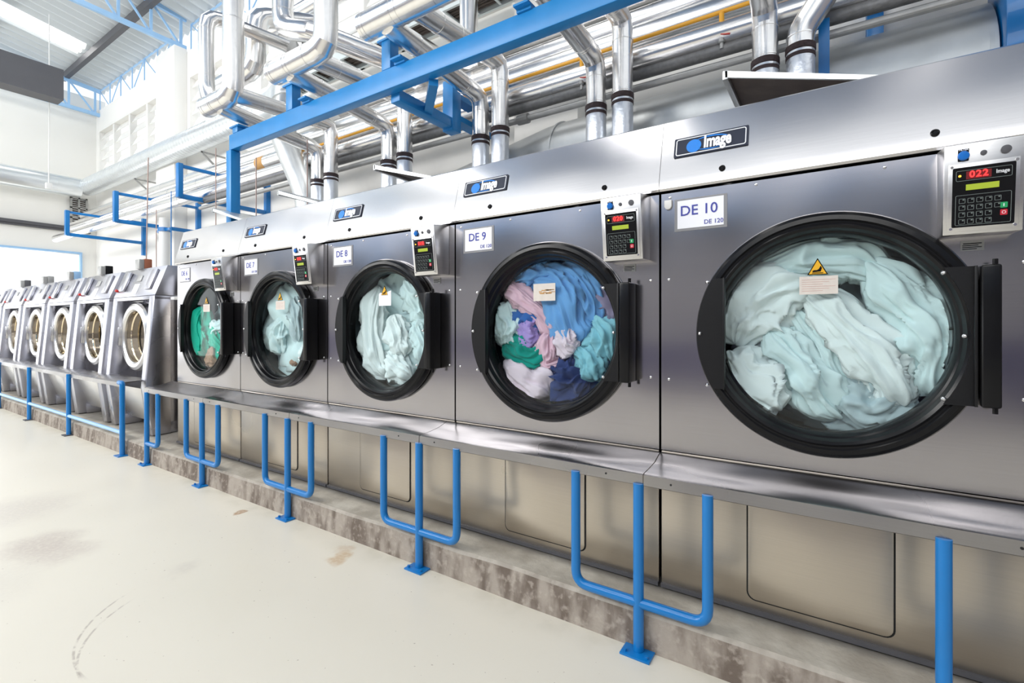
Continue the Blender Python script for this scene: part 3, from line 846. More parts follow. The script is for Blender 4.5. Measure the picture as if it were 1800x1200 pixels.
g10 = 'pale laundry in dryer DE 10'
A10 = [
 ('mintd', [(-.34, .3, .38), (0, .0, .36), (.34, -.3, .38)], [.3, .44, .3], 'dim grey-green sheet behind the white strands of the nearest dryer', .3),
 ('white', [(-.33, -.05, .14), (-.25, .10, .13), (-.14, .18, .12), (-.03, .20, .13)], [.10, .12, .10, .05], 'crumpled white cloth bunched at the left of the DE 10 glass', .5),
 ('mint', [(-.25, .26, .14), (-.08, .31, .12), (.10, .29, .14), (.22, .20, .16)], [.06, .08, .07, .04], 'pale mint cloth arching over the top of the DE 10 load', .5),
 ('white', [(-.06, .16, .10), (.06, .04, .10), (.18, -.12, .11), (.24, -.26, .13)], [.05, .075, .085, .06], 'wide white cloth falling diagonally below the warning sticker of DE 10', .5),
 ('mint', [(-.20, .02, .11), (-.12, -.10, .10), (-.04, -.22, .11), (.04, -.33, .13)], [.05, .08, .08, .05], 'pale mint trouser leg hanging down left of centre in DE 10', .5),
 ('white', [(-.34, -.08, .12), (-.26, -.20, .10), (-.16, -.32, .12)], [.07, .12, .09], 'small white cloth at the lower left of the DE 10 window', .6),
 ('mint', [(.14, .28, .13), (.26, .12, .12), (.33, -.04, .12), (.32, -.22, .14)], [.06, .09, .09, .07], 'narrow mint strand down the right side of the DE 10 window', .5),
 ('mintd', [(.02, -.18, .16), (.14, -.28, .15), (.26, -.22, .16)], [.08, .10, .07], 'shaded mint cloth at the bottom right of the DE 10 drum', .5),
 ('mint', [(-.12, .12, .13), (-.05, .02, .12), (.02, -.12, .12), (.08, -.26, .13)], [.03, .045, .05, .04], 'thin mint fold hanging through the middle of DE 10', .5),
]
for i, (c, sp, rd, lb, fl) in enumerate(A10): garment(DX[0], c, sp, rd, lb, fl, seed=i + 1, group=g10)
g9 = 'mixed coloured laundry in dryer DE 9'
A9 = [
 ('royal', [(-.34, .3, .25), (0, .0, .24), (.32, -.3, .25)], [.28, .42, .28], 'dark royal blue sheet at the back of the DE 9 drum', .3),
 ('blue', [(-.16, .30, .13), (-.02, .26, .12), (.06, .16, .11), (.10, .0, .12), (.12, -.08, .13)], [.06, .09, .11, .10, .04], 'large sky blue garment across the top of the DE 9 window', .5),
 ('blue', [(.00, .34, .15), (.12, .28, .13), (.20, .14, .13), (.20, .0, .15)], [.04, .08, .08, .04], 'second sky blue garment hanging at the upper right of DE 9', .5),
 ('pink', [(-.31, .24, .10), (-.20, .19, .09), (-.08, .09, .09), (.0, -.02, .10)], [.05, .055, .05, .04], 'pink cloth strand slanting down from the upper left of DE 9', .6),
 ('pink', [(-.03, .0, .10), (-.04, -.09, .09), (-.03, -.17, .10), (.05, -.14, .11)], [.04, .05, .045, .03], 'pink sleeve hanging in the centre of the DE 9 window', .6),
 ('royal', [(-.30, .18, .14), (-.18, .10, .13), (-.06, .0, .14)], [.06, .09, .07], 'royal blue cloth tucked under the pink strand in DE 9', .6),
 ('mint', [(-.33, .16, .13), (-.30, .02, .12), (-.28, -.08, .13)], [.07, .10, .07], 'pale mint cloth at the left rim of the DE 9 glass', .6),
 ('lilac', [(-.19, .05, .10), (-.14, -.01, .09), (-.10, .0, .11)], [.045, .06, .035], 'small lilac cloth bunched left of centre in DE 9', .7),
 ('green', [(-.34, -.06, .12), (-.20, -.11, .10), (-.10, -.13, .10), (-.03, -.10, .13)], [.05, .07, .065, .035], 'green garment bunched left of the pink sleeve in DE 9', .6),
 ('rose', [(-.32, -.16, .12), (-.22, -.24, .10), (-.10, -.30, .11), (-.04, -.36, .14)], [.04, .09, .10, .04], 'pale rose garment lying at the lower left of DE 9', .6),
 ('navy', [(-.02, -.20, .14), (.08, -.25, .12), (.18, -.24, .13)], [.07, .12, .06], 'navy garment at the bottom of the DE 9 window', .6),
 ('rose', [(.06, .02, .10), (.08, -.06, .09), (.12, -.10, .11)], [.035, .06, .04], 'pale rose cloth right of the centre in DE 9', .6),
 ('aqua', [(.14, -.08, .12), (.20, -.16, .11), (.22, -.25, .13)], [.05, .07, .05], 'aqua cloth at the lower right of DE 9', .6),
 ('aqua', [(.20, .06, .15), (.27, -.02, .12), (.30, -.14, .13)], [.05, .08, .05], 'aqua garment along the right rim of the DE 9 glass', .6),
 ('mauve', [(.22, .28, .16), (.33, .14, .14), (.30, .0, .16)], [.06, .09, .06], 'dim lilac cloth at the upper right of DE 9', .5),
 ('blue', [(-.30, .27, .15), (-.17, .31, .13), (-.03, .30, .13)], [.05, .08, .06], 'sky blue cloth at the top left above the pink strand in DE 9', .6),
 ('emerald', [(-.12, -.18, .14), (-.06, -.26, .13), (.0, -.36, .14)], [.02, .03, .03], 'thin green edge between rose and navy garments in DE 9', .6),
]
for i, (c, sp, rd, lb, fl) in enumerate(A9): garment(DX[1], c, sp, rd, lb, fl, seed=i + 20, group=g9)
g8 = 'pale laundry in dryer DE 8'
A8 = [
 ('mint', [(-.36, .3, .225), (0, .0, .22), (.34, -.3, .225)], [.3, .44, .3], 'dim grey-green sheet behind the torn label of the third dryer', .3),
 ('white', [(-.20, .30, .14), (-.24, .12, .11), (-.22, -.08, .10), (-.16, -.26, .11), (-.10, -.33, .13)], [.06, .10, .10, .09, .04], 'long white cloth hanging down the left of the DE 8 window', .5),
 ('mint', [(.05, .33, .15), (.15, .22, .12), (.24, .08, .13)], [.05, .08, .07], 'mint cloth at the upper right of DE 8', .5),
 ('white', [(-.02, .10, .11), (.03, -.04, .10), (.06, -.18, .11)], [.05, .09, .06], 'white cloth in the middle of the DE 8 window', .5),
 ('white', [(-.08, -.16, .12), (.02, -.24, .10), (.14, -.33, .12)], [.05, .09, .05], 'white cloth at the bottom of the DE 8 window', .5),
 ('mint', [(.16, .04, .12), (.25, -.08, .11), (.26, -.22, .13)], [.05, .08, .05], 'mint cloth along the right rim of the DE 8 glass', .5),
]
for i, (c, sp, rd, lb, fl) in enumerate(A8): garment(DX[2], c, sp, rd, lb, fl, seed=i + 40, group=g8)
g7 = 'pale laundry in dryer DE 7'
A7 = [
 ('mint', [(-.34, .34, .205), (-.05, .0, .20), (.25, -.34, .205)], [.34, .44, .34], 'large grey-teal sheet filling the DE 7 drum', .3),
 ('mint', [(-.12, .10, .12), (-.18, -.05, .11), (-.16, -.2, .12)], [.05, .10, .06], 'pale teal cloth at the left of the DE 7 window', .5),
 ('mintd', [(.02, .24, .12), (.10, .1, .10), (.10, -.1, .11)], [.06, .10, .07], 'grey-teal cloth right of centre in DE 7', .4),
 ('white', [(.22, .10, .12), (.28, .04, .11), (.27, -.02, .12)], [.03, .05, .03], 'small white cloth at the right rim of the DE 7 glass', .6),
 ('white', [(.14, -.16, .12), (.20, -.20, .10), (.18, -.28, .12)], [.04, .07, .04], 'white cloth at the lower right of DE 7', .6),
 ('tan', [(-.06, -.30, .13), (.04, -.26, .12), (.12, -.22, .13)], [.015, .03, .015], 'brown strip low in the DE 7 window', .6),
]
for i, (c, sp, rd, lb, fl) in enumerate(A7): garment(DX[3], c, sp, rd, lb, fl, seed=i + 60, group=g7)
g6 = 'green and brown laundry in the far dryer'
A6 = [
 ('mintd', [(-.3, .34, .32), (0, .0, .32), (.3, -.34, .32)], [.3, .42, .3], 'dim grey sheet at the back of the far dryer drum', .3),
 ('emerald', [(-.26, .20, .12), (-.30, .02, .10), (-.26, -.14, .10), (-.20, -.26, .12)], [.09, .15, .15, .10], 'emerald green garment down the left of the far dryer window', .6),
 ('emerald', [(-.06, .36, .14), (.10, .33, .12), (.2, .26, .14)], [.03, .05, .03], 'emerald green cloth at the top of the far dryer window', .6),
 ('emerald', [(-.10, .0, .12), (.02, -.10, .10), (.14, -.22, .11), (.2, -.27, .13)], [.07, .08, .07, .04], 'emerald sleeve slanting across the far dryer window', .6),
 ('tan', [(-.14, -.24, .12), (-.02, -.28, .10), (.08, -.33, .12)], [.05, .09, .04], 'brown garment at the bottom of the far dryer window', .6),
 ('mint', [(-.10, .06, .11), (.02, -.0, .10), (.16, .04, .12)], [.03, .06, .04], 'pale cloth in the middle of the far dryer window', .6),
 ('tan', [(.18, .02, .14), (.24, -.08, .12), (.24, -.16, .14)], [.04, .07, .04], 'brown cloth at the right of the far dryer window', .6),
]
for i, (c, sp, rd, lb, fl) in enumerate(A6): garment(DX[4], c, sp, rd, lb, fl, seed=i + 80, group=g6)

# ------------------------------------------------------------------ bench in front of the dryers
def bench_mb(x0, x1):
    mb = MB(); n = 24
    prof = [(.0, .776), (-.015, .771), (-.08, .752), (-.15, .742), (-.225, .737), (-.236, .733), (-.238, .690), (-.234, .687), (-.228, .690), (-.226, .725), (-.15, .734), (-.08, .744), (0, .766)]
    R2 = []
    for i in range(n + 1):
        x = x0 + (x1 - x0) * i / n; row = []
        for y, z in prof:
            f = max(0, 1 - abs((-y - .11) / .11)) if -y < .22 else 0
            dz = f * (.008 * noise.noise(Vector((x * 1.7, y * 6, 3))) - .006 * math.sin(PI * (x - x0) / (x1 - x0)))
            row.append(mb.bm.verts.new((x, y, z + dz)))
        R2.append(row)
    m_ = len(prof)
    for A, B in zip(R2, R2[1:]):
        for k in range(m_): mb.bm.faces.new((A[k], B[k], B[(k + 1) % m_], A[(k + 1) % m_]))
    mb.bm.faces.new(R2[0]); mb.bm.faces.new(R2[-1])
    bmesh.ops.recalc_face_normals(mb.bm, faces=mb.bm.faces)
    return mb
JX = [1.26, 0.0, -1.26, -2.5, -3.74, -4.93]
lab = ['in front of dryer DE 10', 'in front of dryer DE 9', 'in front of dryer DE 8', 'in front of dryer DE 7', 'at the far end of the dryers']
for i in range(5):
    x0, x1 = JX[i + 1] + .002, JX[i] - .002
    o = part('bench_shelf', bench_mb(x0, x1), 'bench', smooth=40)
    tag(o, 'folded stainless bench shelf ' + lab[i], 'bench', 'stainless shelves along the dryers')
    part('lip_hole', MB().cyl((x0 + .11, 0, .712), .004, -.2386, -.236, 'y', 10).cyl((x1 - .16, 0, .712), .004, -.2386, -.236, 'y', 10), 'gap', o)

def bench_leg(x, label, left=True, right=True):
    t = empty('bench_support', (x, -.235 + .0, 0), label, 'support', 'blue tubular supports under the dryer shelf')
    part('post', lambda: MB().tube([(0, 0, .01), (0, 0, .695)], .0215, 24), 'blue', t, 'lpost')
    w0 = -.285 if left else 0; w1 = .27 if right else 0
    if left and right: pts = [(w0, 0, .70), (w0, 0, .205), (w1, 0, .205), (w1, 0, .70)]
    elif right: pts = [(0, 0, .205), (w1 - .02, 0, .205), (w1 - .02, 0, .70)]
    part('hoop', MB().tube(pts, .0205, 24, .06, 6), 'blue', t)
    part('base_plate', lambda: MB().box(-.062, .062, -.055, .055, 0, .009, .002), 'blue', t, 'lbase')
    part('anchor_bolt', lambda: MB().cyl((-.045, -.035, 0), .008, .009, .02, 'z', 6).cyl((.045, -.035, 0), .008, .009, .02, 'z', 6).cyl((.045, .035, 0), .008, .009, .02, 'z', 6), 'blue', t, 'lbolt')
for x, lb in ((1.215, 'rightmost blue hoop support under the dryer shelf, cut off by the frame edge'), (-.02, 'blue hoop support under the shelf joint below dryers DE 9 and DE 10'), (-1.262, 'blue hoop support under the shelf joint below dryers DE 8 and DE 9'),
              (-2.52, 'blue hoop support under the shelf below dryers DE 7 and DE 8'), (-3.76, 'blue hoop support under the shelf below the far dryer and DE 7')):
    bench_leg(x, lb)
bench_leg(-4.865, 'blue half-hoop support at the far left end of the dryer shelf', left=False)

# ------------------------------------------------------------------ washers
WW = 1.14
def washer(i, XR):
    pos = ['nearest to the dryers', 'second from the dryers', 'third from the dryers', 'fourth from the dryers', 'fifth from the dryers', 'sixth from the dryers']
    t = empty('washing_machine', (XR - WW, 0, .176), 'open-fronted stainless industrial washer, ' + pos[i] if i else 'stainless washer standing directly beside the far dryer', 'washer', 'industrial washers in a row')
    zb = .176
    def body():
        mb = MB()
        mb.box(.015, WW - .015, .26, 1.5, .12, 1.44, .004); mb.box(.015, .115, .15, .27, .12, 1.44); mb.box(WW - .115, WW - .015, .15, .27, .12, 1.44)
        return mb
    part('cabinet', body, 'washer', t, 'wbody')
    def fr():
        mb = MB()   # thick side columns whose outer faces show, leaning slightly
        for x0, x1 in ((0, .12), (WW - .13, WW)):
            mb.prism([(-.08, .50), (.0, 1.475), (.15, 1.475), (.15, .0), (-.02, .0)], x0, x1, 'x', .004)
        mb.box(0, WW, 0, .15, 1.44, 1.478, .003)
        return mb
    part('front_frame', fr, 'washer', t, 'wframe')
    part('control_head', lambda: MB().prism([(.0, 1.482), (.12, 1.81), (.26, 1.81), (.26, 1.482)], 0, WW, 'x', .005), 'washer', t, 'whead')
    sl = math.atan2(.12, .33)
    def onh(u, z): return (u, (z - 1.48) * .12 / .33, z)
    part('soap_hatch', lambda: MB().box(-.07, .07, -.025, .0, -.12, .12, .01), 'washer', t, 'whatch', onh(.20, 1.66), (-sl, 0, 0))
    part('soap_hatch', lambda: MB().box(-.07, .07, -.025, .0, -.12, .12, .01), 'washer', t, 'whatch', onh(.92, 1.66), (-sl, 0, 0))
    part('display', lambda: MB().box(-.06, .06, -.008, .0, -.035, .035, .002), 'greypipe', t, 'wdisp', onh(.55, 1.69), (-sl, 0, 0))
    part('instruction_plate', lambda: MB().box(-.07, .07, -.004, .0, -.06, .06), 'paper', t, 'winst', onh(.55, 1.57), (-sl, 0, 0))
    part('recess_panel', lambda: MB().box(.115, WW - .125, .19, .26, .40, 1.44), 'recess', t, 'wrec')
    c = (.50, 0, 1.03)
    part('drum_flange', lambda: MB().lathe([(.43, .19), (.43, .165), (.40, .155), (.33, .15), (.33, .19)], c, 'y', 64, True), 'washer', t, 'wflange')
    dr = part('door', lambda: MB().lathe([(.385, .14), (.39, .06), (.375, .035), (.345, .02), (.31, .025), (.292, .04), (.290, .06), (.33, .07), (.37, .14)], c, 'y', 64, True), 'box', t, 'wdoor')
    part('door_handle', lambda: MB().box(.10, .16, .0, .10, .92, 1.14, .012), 'box', dr, 'whandle')
    part('door_hinge', lambda: MB().tube([(.80, .10, 1.30), (.90, .06, 1.22), (.905, .06, .84), (.80, .10, .76)], .02, 14, .05), 'box', dr, 'whinge')
    part('drum', lambda: drum_w(c), 'drumgold', t, 'wdrum')
    # lower skirt slanting back, standing on two feet
    part('lower_skirt', lambda: MB().prism([(-.04, .48), (.09, .10), (.13, .10), (.20, .48)], .12, WW - .13, 'x', .004), 'box', t, 'wskirt')
    part('foot', lambda: MB().box(.02, .16, .06, 1.4, 0, .12, .004), 'washer', t, 'wfoot1')
    part('foot', lambda: MB().box(WW - .16, WW - .02, .06, 1.4, 0, .12, .004), 'washer', t, 'wfoot2')
    part('underside', lambda: MB().box(.16, WW - .16, .4, 1.4, .02, .12), 'gap', t, 'wunder')
    part('emergency_button', lambda: MB().cyl((0, 0, 0), .016, -.03, .0, 'y', 16, .005), 'red', t, 'wem', onh(.05, 1.56), (-sl, 0, 0))
def drum_w(c):
    mb = MB(); mb.caps = False
    mb.lathe([(.290, .062), (.297, .10), (.285, .11), (.297, .12), (.30, .17), (.285, .18), (.30, .19), (.30, .24), (.315, .25), (.30, .26), (.30, .34), (.315, .35), (.30, .36), (.30, .46), (.02, .48)], c, 'y', 48)
    return mb
WX = [-5.33 - 1.28 * i for i in range(6)]
for i, x in enumerate(WX): washer(i, x)
# boxes and conduits above the washers
boxes = [(0, .42, 'brown', 'grey and brown motor box on top of the washer beside the dryers'), (1, .50, 'black', 'small dark box on top of the second washer from the dryers'),
         (2, .55, 'bluelite', 'pale blue rounded box on top of the third washer from the dryers'), (3, .6, 'greypipe', 'grey box on top of the fourth washer from the dryers'),
         (4, .6, 'roller', 'charcoal box on top of the fifth washer from the dryers')]
for i, u, mt, lb in boxes:
    x = WX[i] - WW + u
    t = empty('dosing_box', (x, .14, 1.986), lb, 'box', 'boxes standing on the washers')
    part('housing', MB().box(-.06, .06, -.05, .0, 0, .11, .006), 'greypipe', t)
    part('cover', MB().box(-.06, .06, .0, .08, 0, .12, .01), mt, t)
    if i < 1:
        o = part('conduit', MB().tube([(x, .18, 2.10), (x, .20, 3.3)], .006, 10), 'redbrown'); tag(o, 'thin reddish conduit rising from the box on the nearest washer', 'conduit')
for k, (x, y, z0, z1, mt, lb) in enumerate(((-8.0, 1.0, 1.9, 3.1, 'redbrown', 'thin reddish pipe dropping behind the second washer'),
                                         (-6.85, .75, 2.0, 3.15, 'blue', 'thin blue pipe dropping behind the washer beside the dryers'),
                                         (-5.95, .9, 2.0, 3.6, 'redbrown', 'thin reddish pipe dropping left of the far dryer'),
                                         (-5.0, .9, 1.62, 3.3, 'redbrown', 'thin reddish pipe rising behind the far dryer hood'),
                                         (-4.0, .9, 2.28, 3.3, 'redbrown', 'thin reddish pipe rising behind the DE 7 hood'))):
    o = part('drop_pipe', MB().tube([(x, y, z0), (x, y, z1)], .0065, 8), mt); tag(o, lb, 'pipe')
# white standpipe and small duct left of the far dryer
t = empty('standpipe', (-9.8, 1.8, .176), 'white vertical standpipe with blue fittings rising behind the washers', 'pipe')
part('pipe', MB().tube([(0, 0, 0), (0, 0, 3.15)], .09, 20), 'conduit', t)
part('blue_fitting', MB().cyl((0, 0, 0), .11, 2.90, 2.97, 'z', 20).tube([(-.28, 0, 2.93), (.28, 0, 2.93)], .03, 10), 'blue', t)
# side duct panel next to far dryer
o = part('side_cabinet', MB().box(-5.30, -4.83, .20, 1.5, .18, 1.62, .01), 'low'); tag(o, 'narrow steel cabinet standing between the last washer and the far dryer', 'cabinet')
o = part('notice_board', MB().box(-5.28, -4.86, .20, .212, 1.62, 1.90), 'paper'); tag(o, 'white notice sheet between the washers and the far dryer', 'notice')

# washer bench with rail
xb = [-5.44, -7.11, -8.80, -10.50, -12.2]
def wbench(x0, x1):
    return MB().prism([(.0, .765), (-.22, .752), (-.238, .742), (-.238, .700), (-.228, .700), (-.226, .738), (0, .75)], x0, x1, 'x')
for i in range(4):
    o = part('bench_shelf', wbench(xb[i + 1] + .004, xb[i] - .004), 'bench', smooth=30)
    tag(o, 'narrow stainless shelf in front of the washers, ' + ['nearest the dryers', 'second from the dryers', 'third from the dryers', 'farthest at the left edge'][i], 'bench', 'stainless shelves along the washers')
t = empty('rail_frame', (0, -.245, 0), 'blue tubular rail frame holding the shelf in front of the washers', 'rail')
for x in xb:
    part('post', MB().tube([(x, 0, .0), (x, 0, .742)] if x != xb[0] else [(x, 0, 0), (x, 0, .745), (x - .08, 0, .745)], .024, 16, .02), 'blue', t)
    part('base_plate', MB().box(x - .06, x + .06, -.055, .055, 0, .01), 'blue' if x == xb[0] else 'roller', t)
part('lower_rail', MB().tube([(xb[0], 0, .235), (xb[-1], 0, .235)], .02, 16), 'bluelite', t)

# ------------------------------------------------------------------ overhead piping
def rings_on(mb, a, b_, r, ts):
    a, b_ = Vector(a), Vector(b_)
    for t_ in ts:
        p = a.lerp(b_, t_); d = (b_ - a).normalized() * .004
        mb.tube([p - d, p + d], r + .003, 28)
# flue pipes of each dryer: (x, z of elbow, y of header)
FL = [(.27, 3.42, .25, 'A'), (.47, 3.2, None, 'B'), (-.93, 3.44, .25, 'A'), (-.71, 3.70, .30, 'B'), (-2.08, 3.45, .28, 'A'), (-1.86, 3.70, .30, 'B'),
      (-3.31, 3.45, .28, 'A'), (-3.07, 3.69, .30, 'B'), (-4.54, 3.46, .28, 'A'), (-4.29, 3.69, .30, 'B')]
dn = ['DE 10', 'DE 9', 'DE 8', 'DE 7', 'the far dryer']
for i, (x, z, yh, ab) in enumerate(FL):
    lbl = 'silver clad flue pipe rising from the top of %s, %s of its pair' % (dn[i // 2], 'left' if ab == 'A' else 'right')
    t = empty('flue_pipe', (x, 1.4, 2.274), lbl, 'pipe', 'silver flue pipes of the dryers')
    r = .078
    zc = 3.07 - 2.274 + (0 if ab == 'A' else .03)
    if yh is not None:
        pts = [(0, 0, zc), (0, 0, z - 2.274), (0, yh - 1.4, (3.55 if ab == 'A' else 3.62) - 2.274)]
    else:
        pts = [(0, 0, zc), (0, 0, .93), (.22, 0, 1.25), (.24, 0, 2.2)]
    part('duct_run', MB().tube(pts, r, 40, .10, 2), 'foil', t, smooth=16)
    mb = MB(); rings_on(mb, pts[0], pts[1], r, (.08, .62) if ab == 'A' else (.05, .7))
    if yh is not None: rings_on(mb, pts[1], pts[2], r, (.2, .22, .55, .75))
    split_part('seam_band', mb, 'foil', t)
    part('foil_sleeve', MB().tube([(0, 0, 0), (0, 0, zc - .03)], r + .002, 28), 'foilwrap', t)
    part('rubber_clamp', MB().lathe([(r, -.01), (r + .008, -.005), (r + .008, .03), (r, .035)], (0, 0, zc - .02), 'z', 28).lathe([(r, -.05), (r + .006, -.047), (r + .006, -.026), (r, -.023)], (0, 0, zc - .02), 'z', 28), 'band', t)
# headers with risers
def header(xl, xr, y, z, xris, ztop, label, r=.095, back=False):
    t = empty('header_pipe', (xl, y, z), label, 'pipe', 'thick silver headers above the blue beam')
    pts = [(0, 0, 0), (xr - xl, 0, 0), (xr - xl, 0, ztop - z)]
    part('duct_run', MB().tube(pts, r, 44, .13, 3), 'foil', t, smooth=16)
    part('end_cap', MB().lathe([(r + .002, .0), (r + .003, .03), (r - .01, .032)], (-.02, 0, 0), 'x', 32).lathe([(r + .004, -.03), (r + .004, .0), (.02, .001)], (-.02, 0, 0), 'x', 32), 'foil', t)
    mb = MB(); rings_on(mb, pts[0], pts[1], r, (.30, .36, .70)); rings_on(mb, pts[1], pts[2], r, (.25, .45))
    split_part('seam_band', mb, 'foil', t)
header(-4.75, -4.26, .27, 3.6, -4.26, 6.5, 'thick silver header with riser, above the far dryer')
header(-3.50, -2.80, .27, 3.6, -2.80, 6.5, 'thick silver header with riser, above the left part of the blue beam')
header(-2.27, -1.30, .27, 3.6, -1.30, 6.5, 'thick silver header at the top edge, above dryer DE 8')
header(-1.1, -.2, .27, 3.6, -.2, 6.5, 'thick silver header above dryer DE 9, out of the top of the picture')
# secondary U risers and pipes behind
def run(name, pts, r, mat, label, bend=.12, cat='pipe', group=None, seams=(), n=24):
    o = part(name, MB().tube(pts, r, max(n, 40) if r > .05 else n, bend, 3), mat, smooth=16); tag(o, label, cat, group)
    if seams:
        mb = MB()
        for a, b_, ts in seams: rings_on(mb, pts[a], pts[b_], r, ts)
        split_part('seam_band', mb, mat, o)
    return o
GR = 'silver clad steam pipes above the dryers'
run('steam_pipe', [(-4.75, .30, 3.62), (-4.86, .3, 3.80), (-4.88, .3, 4.62), (-4.88, 1.2, 4.72), (-4.88, 2.5, 4.72)], .075, 'foil', 'silver U-bend pipe joined to the left end of the far header', .16, group=GR, seams=((1, 2, (.2, .8)),))
run('steam_pipe', [(-4.45, .9, 6.5), (-4.45, .9, 4.62), (-3.95, .95, 4.45), (-3.6, 1.6, 4.35), (-3.6, 2.5, 4.3)], .11, 'foil', 'silver pipe dropping behind the middle riser and bending to the wall', .16, group=GR, seams=((0, 1, (.8, .9)),))
run('steam_pipe', [(-5.9, .9, 4.35), (-5.0, .9, 4.36), (-5.0, .9, 4.95), (-5.0, 1.9, 5.35), (-5.6, 2.3, 5.4)], .11, 'foil', 'silver elbow pipe between the two left risers', .16, group=GR, seams=((0, 1, (.4, .8)),))
run('steam_pipe', [(-3.3, 1.3, 4.55), (-3.3, 2.6, 4.6)], .07, 'foil', 'short silver pipe running to the wall above the middle header', .1, group=GR)
run('steam_pipe', [(-2.7, 2.0, 6.4), (-2.7, 2.0, 4.75), (-2.7, 2.0, 4.2)], .10, 'foil', 'silver vertical pipe dropping onto the long pipes above DE 8', .1, group=GR, seams=((0, 1, (.9,)),))
run('steam_pipe', [(-6.9, 1.9, 5.75), (-3.6, 1.9, 5.75), (-2.2, 1.9, 5.75)], .12, 'foil', 'silver pipe running level near the louvres, high above the dryers', .1, group=GR)
# long pipes along the wall
GL = 'long pipes running above the machines toward the end wall'
for y, z, r, mt, lb in ((1.62, 3.47, .085, 'foil', 'long silver pipe nearest the flues, lowest of the silver runs'), (1.9, 3.80, .105, 'foil', 'long silver pipe just above the yellow gas line'),
                        (2.2, 4.12, .125, 'foil', 'wide silver pipe running along the wall above the others'), (2.42, 4.5, .13, 'foil', 'topmost wide silver pipe along the wall under the cable tray')):
    o = part('steam_pipe', MB().tube([(-15.5 if z < 4.3 else -5.4, y, z), (3.5, y, z)], r, 28), mt); tag(o, lb, 'pipe', GL)
    mb = MB(); rings_on(mb, (-15.5, y, z), (3.5, y, z), r, [k / 17 + .012 * (y - 1) for k in range(1 if z < 4.3 else 10, 17)])
    split_part('seam_band', mb, mt, o)
run('gas_pipe', [(-5.2, 1.60, 3.62), (.6, 1.60, 3.62), (3.4, 1.60, 3.62)], .015, 'yellow', 'thin yellow gas pipe running along above the dryers', 0, n=14)
for x, lb in ((-1.14, 'yellow gas drop with valve between the flues of DE 9'), (-.03, 'yellow gas drop with brass valve left of the DE 10 flues')):
    t = empty('gas_valve', (x, 1.58, 3.60), lb, 'valve', 'gas valves on the yellow pipe')
    part('drop', MB().tube([(0, 0, 0), (0, 0, -.13)], .018, 12), 'yellow', t)
    part('valve_body', MB().cyl((0, 0, 0), .024, -.22, -.13, 'z', 12, .006).cyl((0, 0, 0), .014, -.26, -.21, 'z', 10), 'greypipe', t)
    part('valve_lever', MB().bar((0, -.03, -.17), (.06, -.04, -.19), .014, .006), 'red', t)
o = part('water_pipe', MB().tube([(-8, 1.62, 3.37 - .02), (3.5, 1.62, 3.37 - .02)], .045, 18), 'darkpipe'); tag(o, 'dark grey steel pipe below the silver runs behind the flues', 'pipe', GL)
o = part('water_pipe', MB().tube([(-8, 1.62, 3.245), (3.5, 1.62, 3.245)], .028, 14), 'greypipe'); tag(o, 'thin grey steel pipe just above the galvanised exhaust duct', 'pipe', GL)
split_part('coupling', MB().lathe([(.03, -.06), (.045, -.055), (.045, .055), (.03, .06)], (-1.75, 1.62, 3.245), 'x', 12).lathe([(.03, -.06), (.045, -.055), (.045, .055), (.03, .06)], (-3.35, 1.62, 3.245), 'x', 12), 'greypipe', o)
part('rust_patch', MB().tube([(-6.70, 1.9, 3.80), (-6.5, 1.9, 3.80)], .107, 28), 'rust', bpy.data.objects['steam_pipe.007'])
# insulated pipe with flange, lower right
t = empty('flanged_pipe', (-.2, 1.66, 3.42), 'grey jacketed pipe with a bolted flange behind the DE 10 flues', 'pipe')
part('jacket', MB().tube([(.12, 0, .06), (3.4, 0, .06)], .075, 24), 'galv', t)
part('flange', MB().cyl((0, 0, .06), .085, .03, .055, 'x', 20, .004).cyl((0, 0, .06), .085, .065, .09, 'x', 20, .004), 'greypipe', t)
# cable tray
t = empty('cable_tray', (-9, 2.45, 5.05), 'pale cable tray with dark slots running high along the wall', 'tray')
part('side_rail', MB().box(0, 12, -.30, -.27, 0, .12).box(0, 12, .0, .03, 0, .12), 'tray', t)
mb = MB()
for k in range(38): mb.box(k * .32, k * .32 + .03, -.27, .0, .01, .03)
part('rung', mb, 'tray', t)
mb = MB()
for k in range(6): mb.tube([(0, -.24 + k * .042, .05 + .01 * (k % 2)), (12, -.24 + k * .042, .05)], .016, 8)
part('cable', mb, 'dark', t)
part('tray_cover', MB().box(0, 12, -.28, .01, .115, .13), 'dark', t)
# spiral duct
run('spiral_duct', [(-15.9, 2.35, 4.98), (-7.0, 2.35, 4.98), (-6.15, 2.0, 4.8), (-5.8, 1.78, 4.4)], .22, 'spiral', 'large spiral wound silver duct running along the wall above the washers', .3, 'duct', 'spiral ducts', n=36)
mb = MB()
for k in range(70):
    x = -15.7 + k * .12
    mb.tube([(x - .006, 2.35, 4.98), (x + .006, 2.35, 4.98)], .224, 32)
part('spiral_seam', mb, 'spiral', bpy.data.objects['spiral_duct'])
run('spiral_duct', [(-15.95, 2.2, 4.93), (-15.95, -7.5, 4.93)], .25, 'spiral', 'large silver duct crossing in front of the end wall', 0, 'duct', 'spiral ducts', seams=((0, 1, [.05, .15, .25, .35, .45, .55, .65]),), n=36)
run('spiral_duct', [(-5.85, 1.8, 4.55), (-5.45, 1.5, 3.85), (-4.87, 1.5, 2.95), (-4.82, 1.5, 2.3)], .16, 'galv', 'galvanised duct slanting down behind the far dryer', .2, 'duct', 'spiral ducts', n=36)
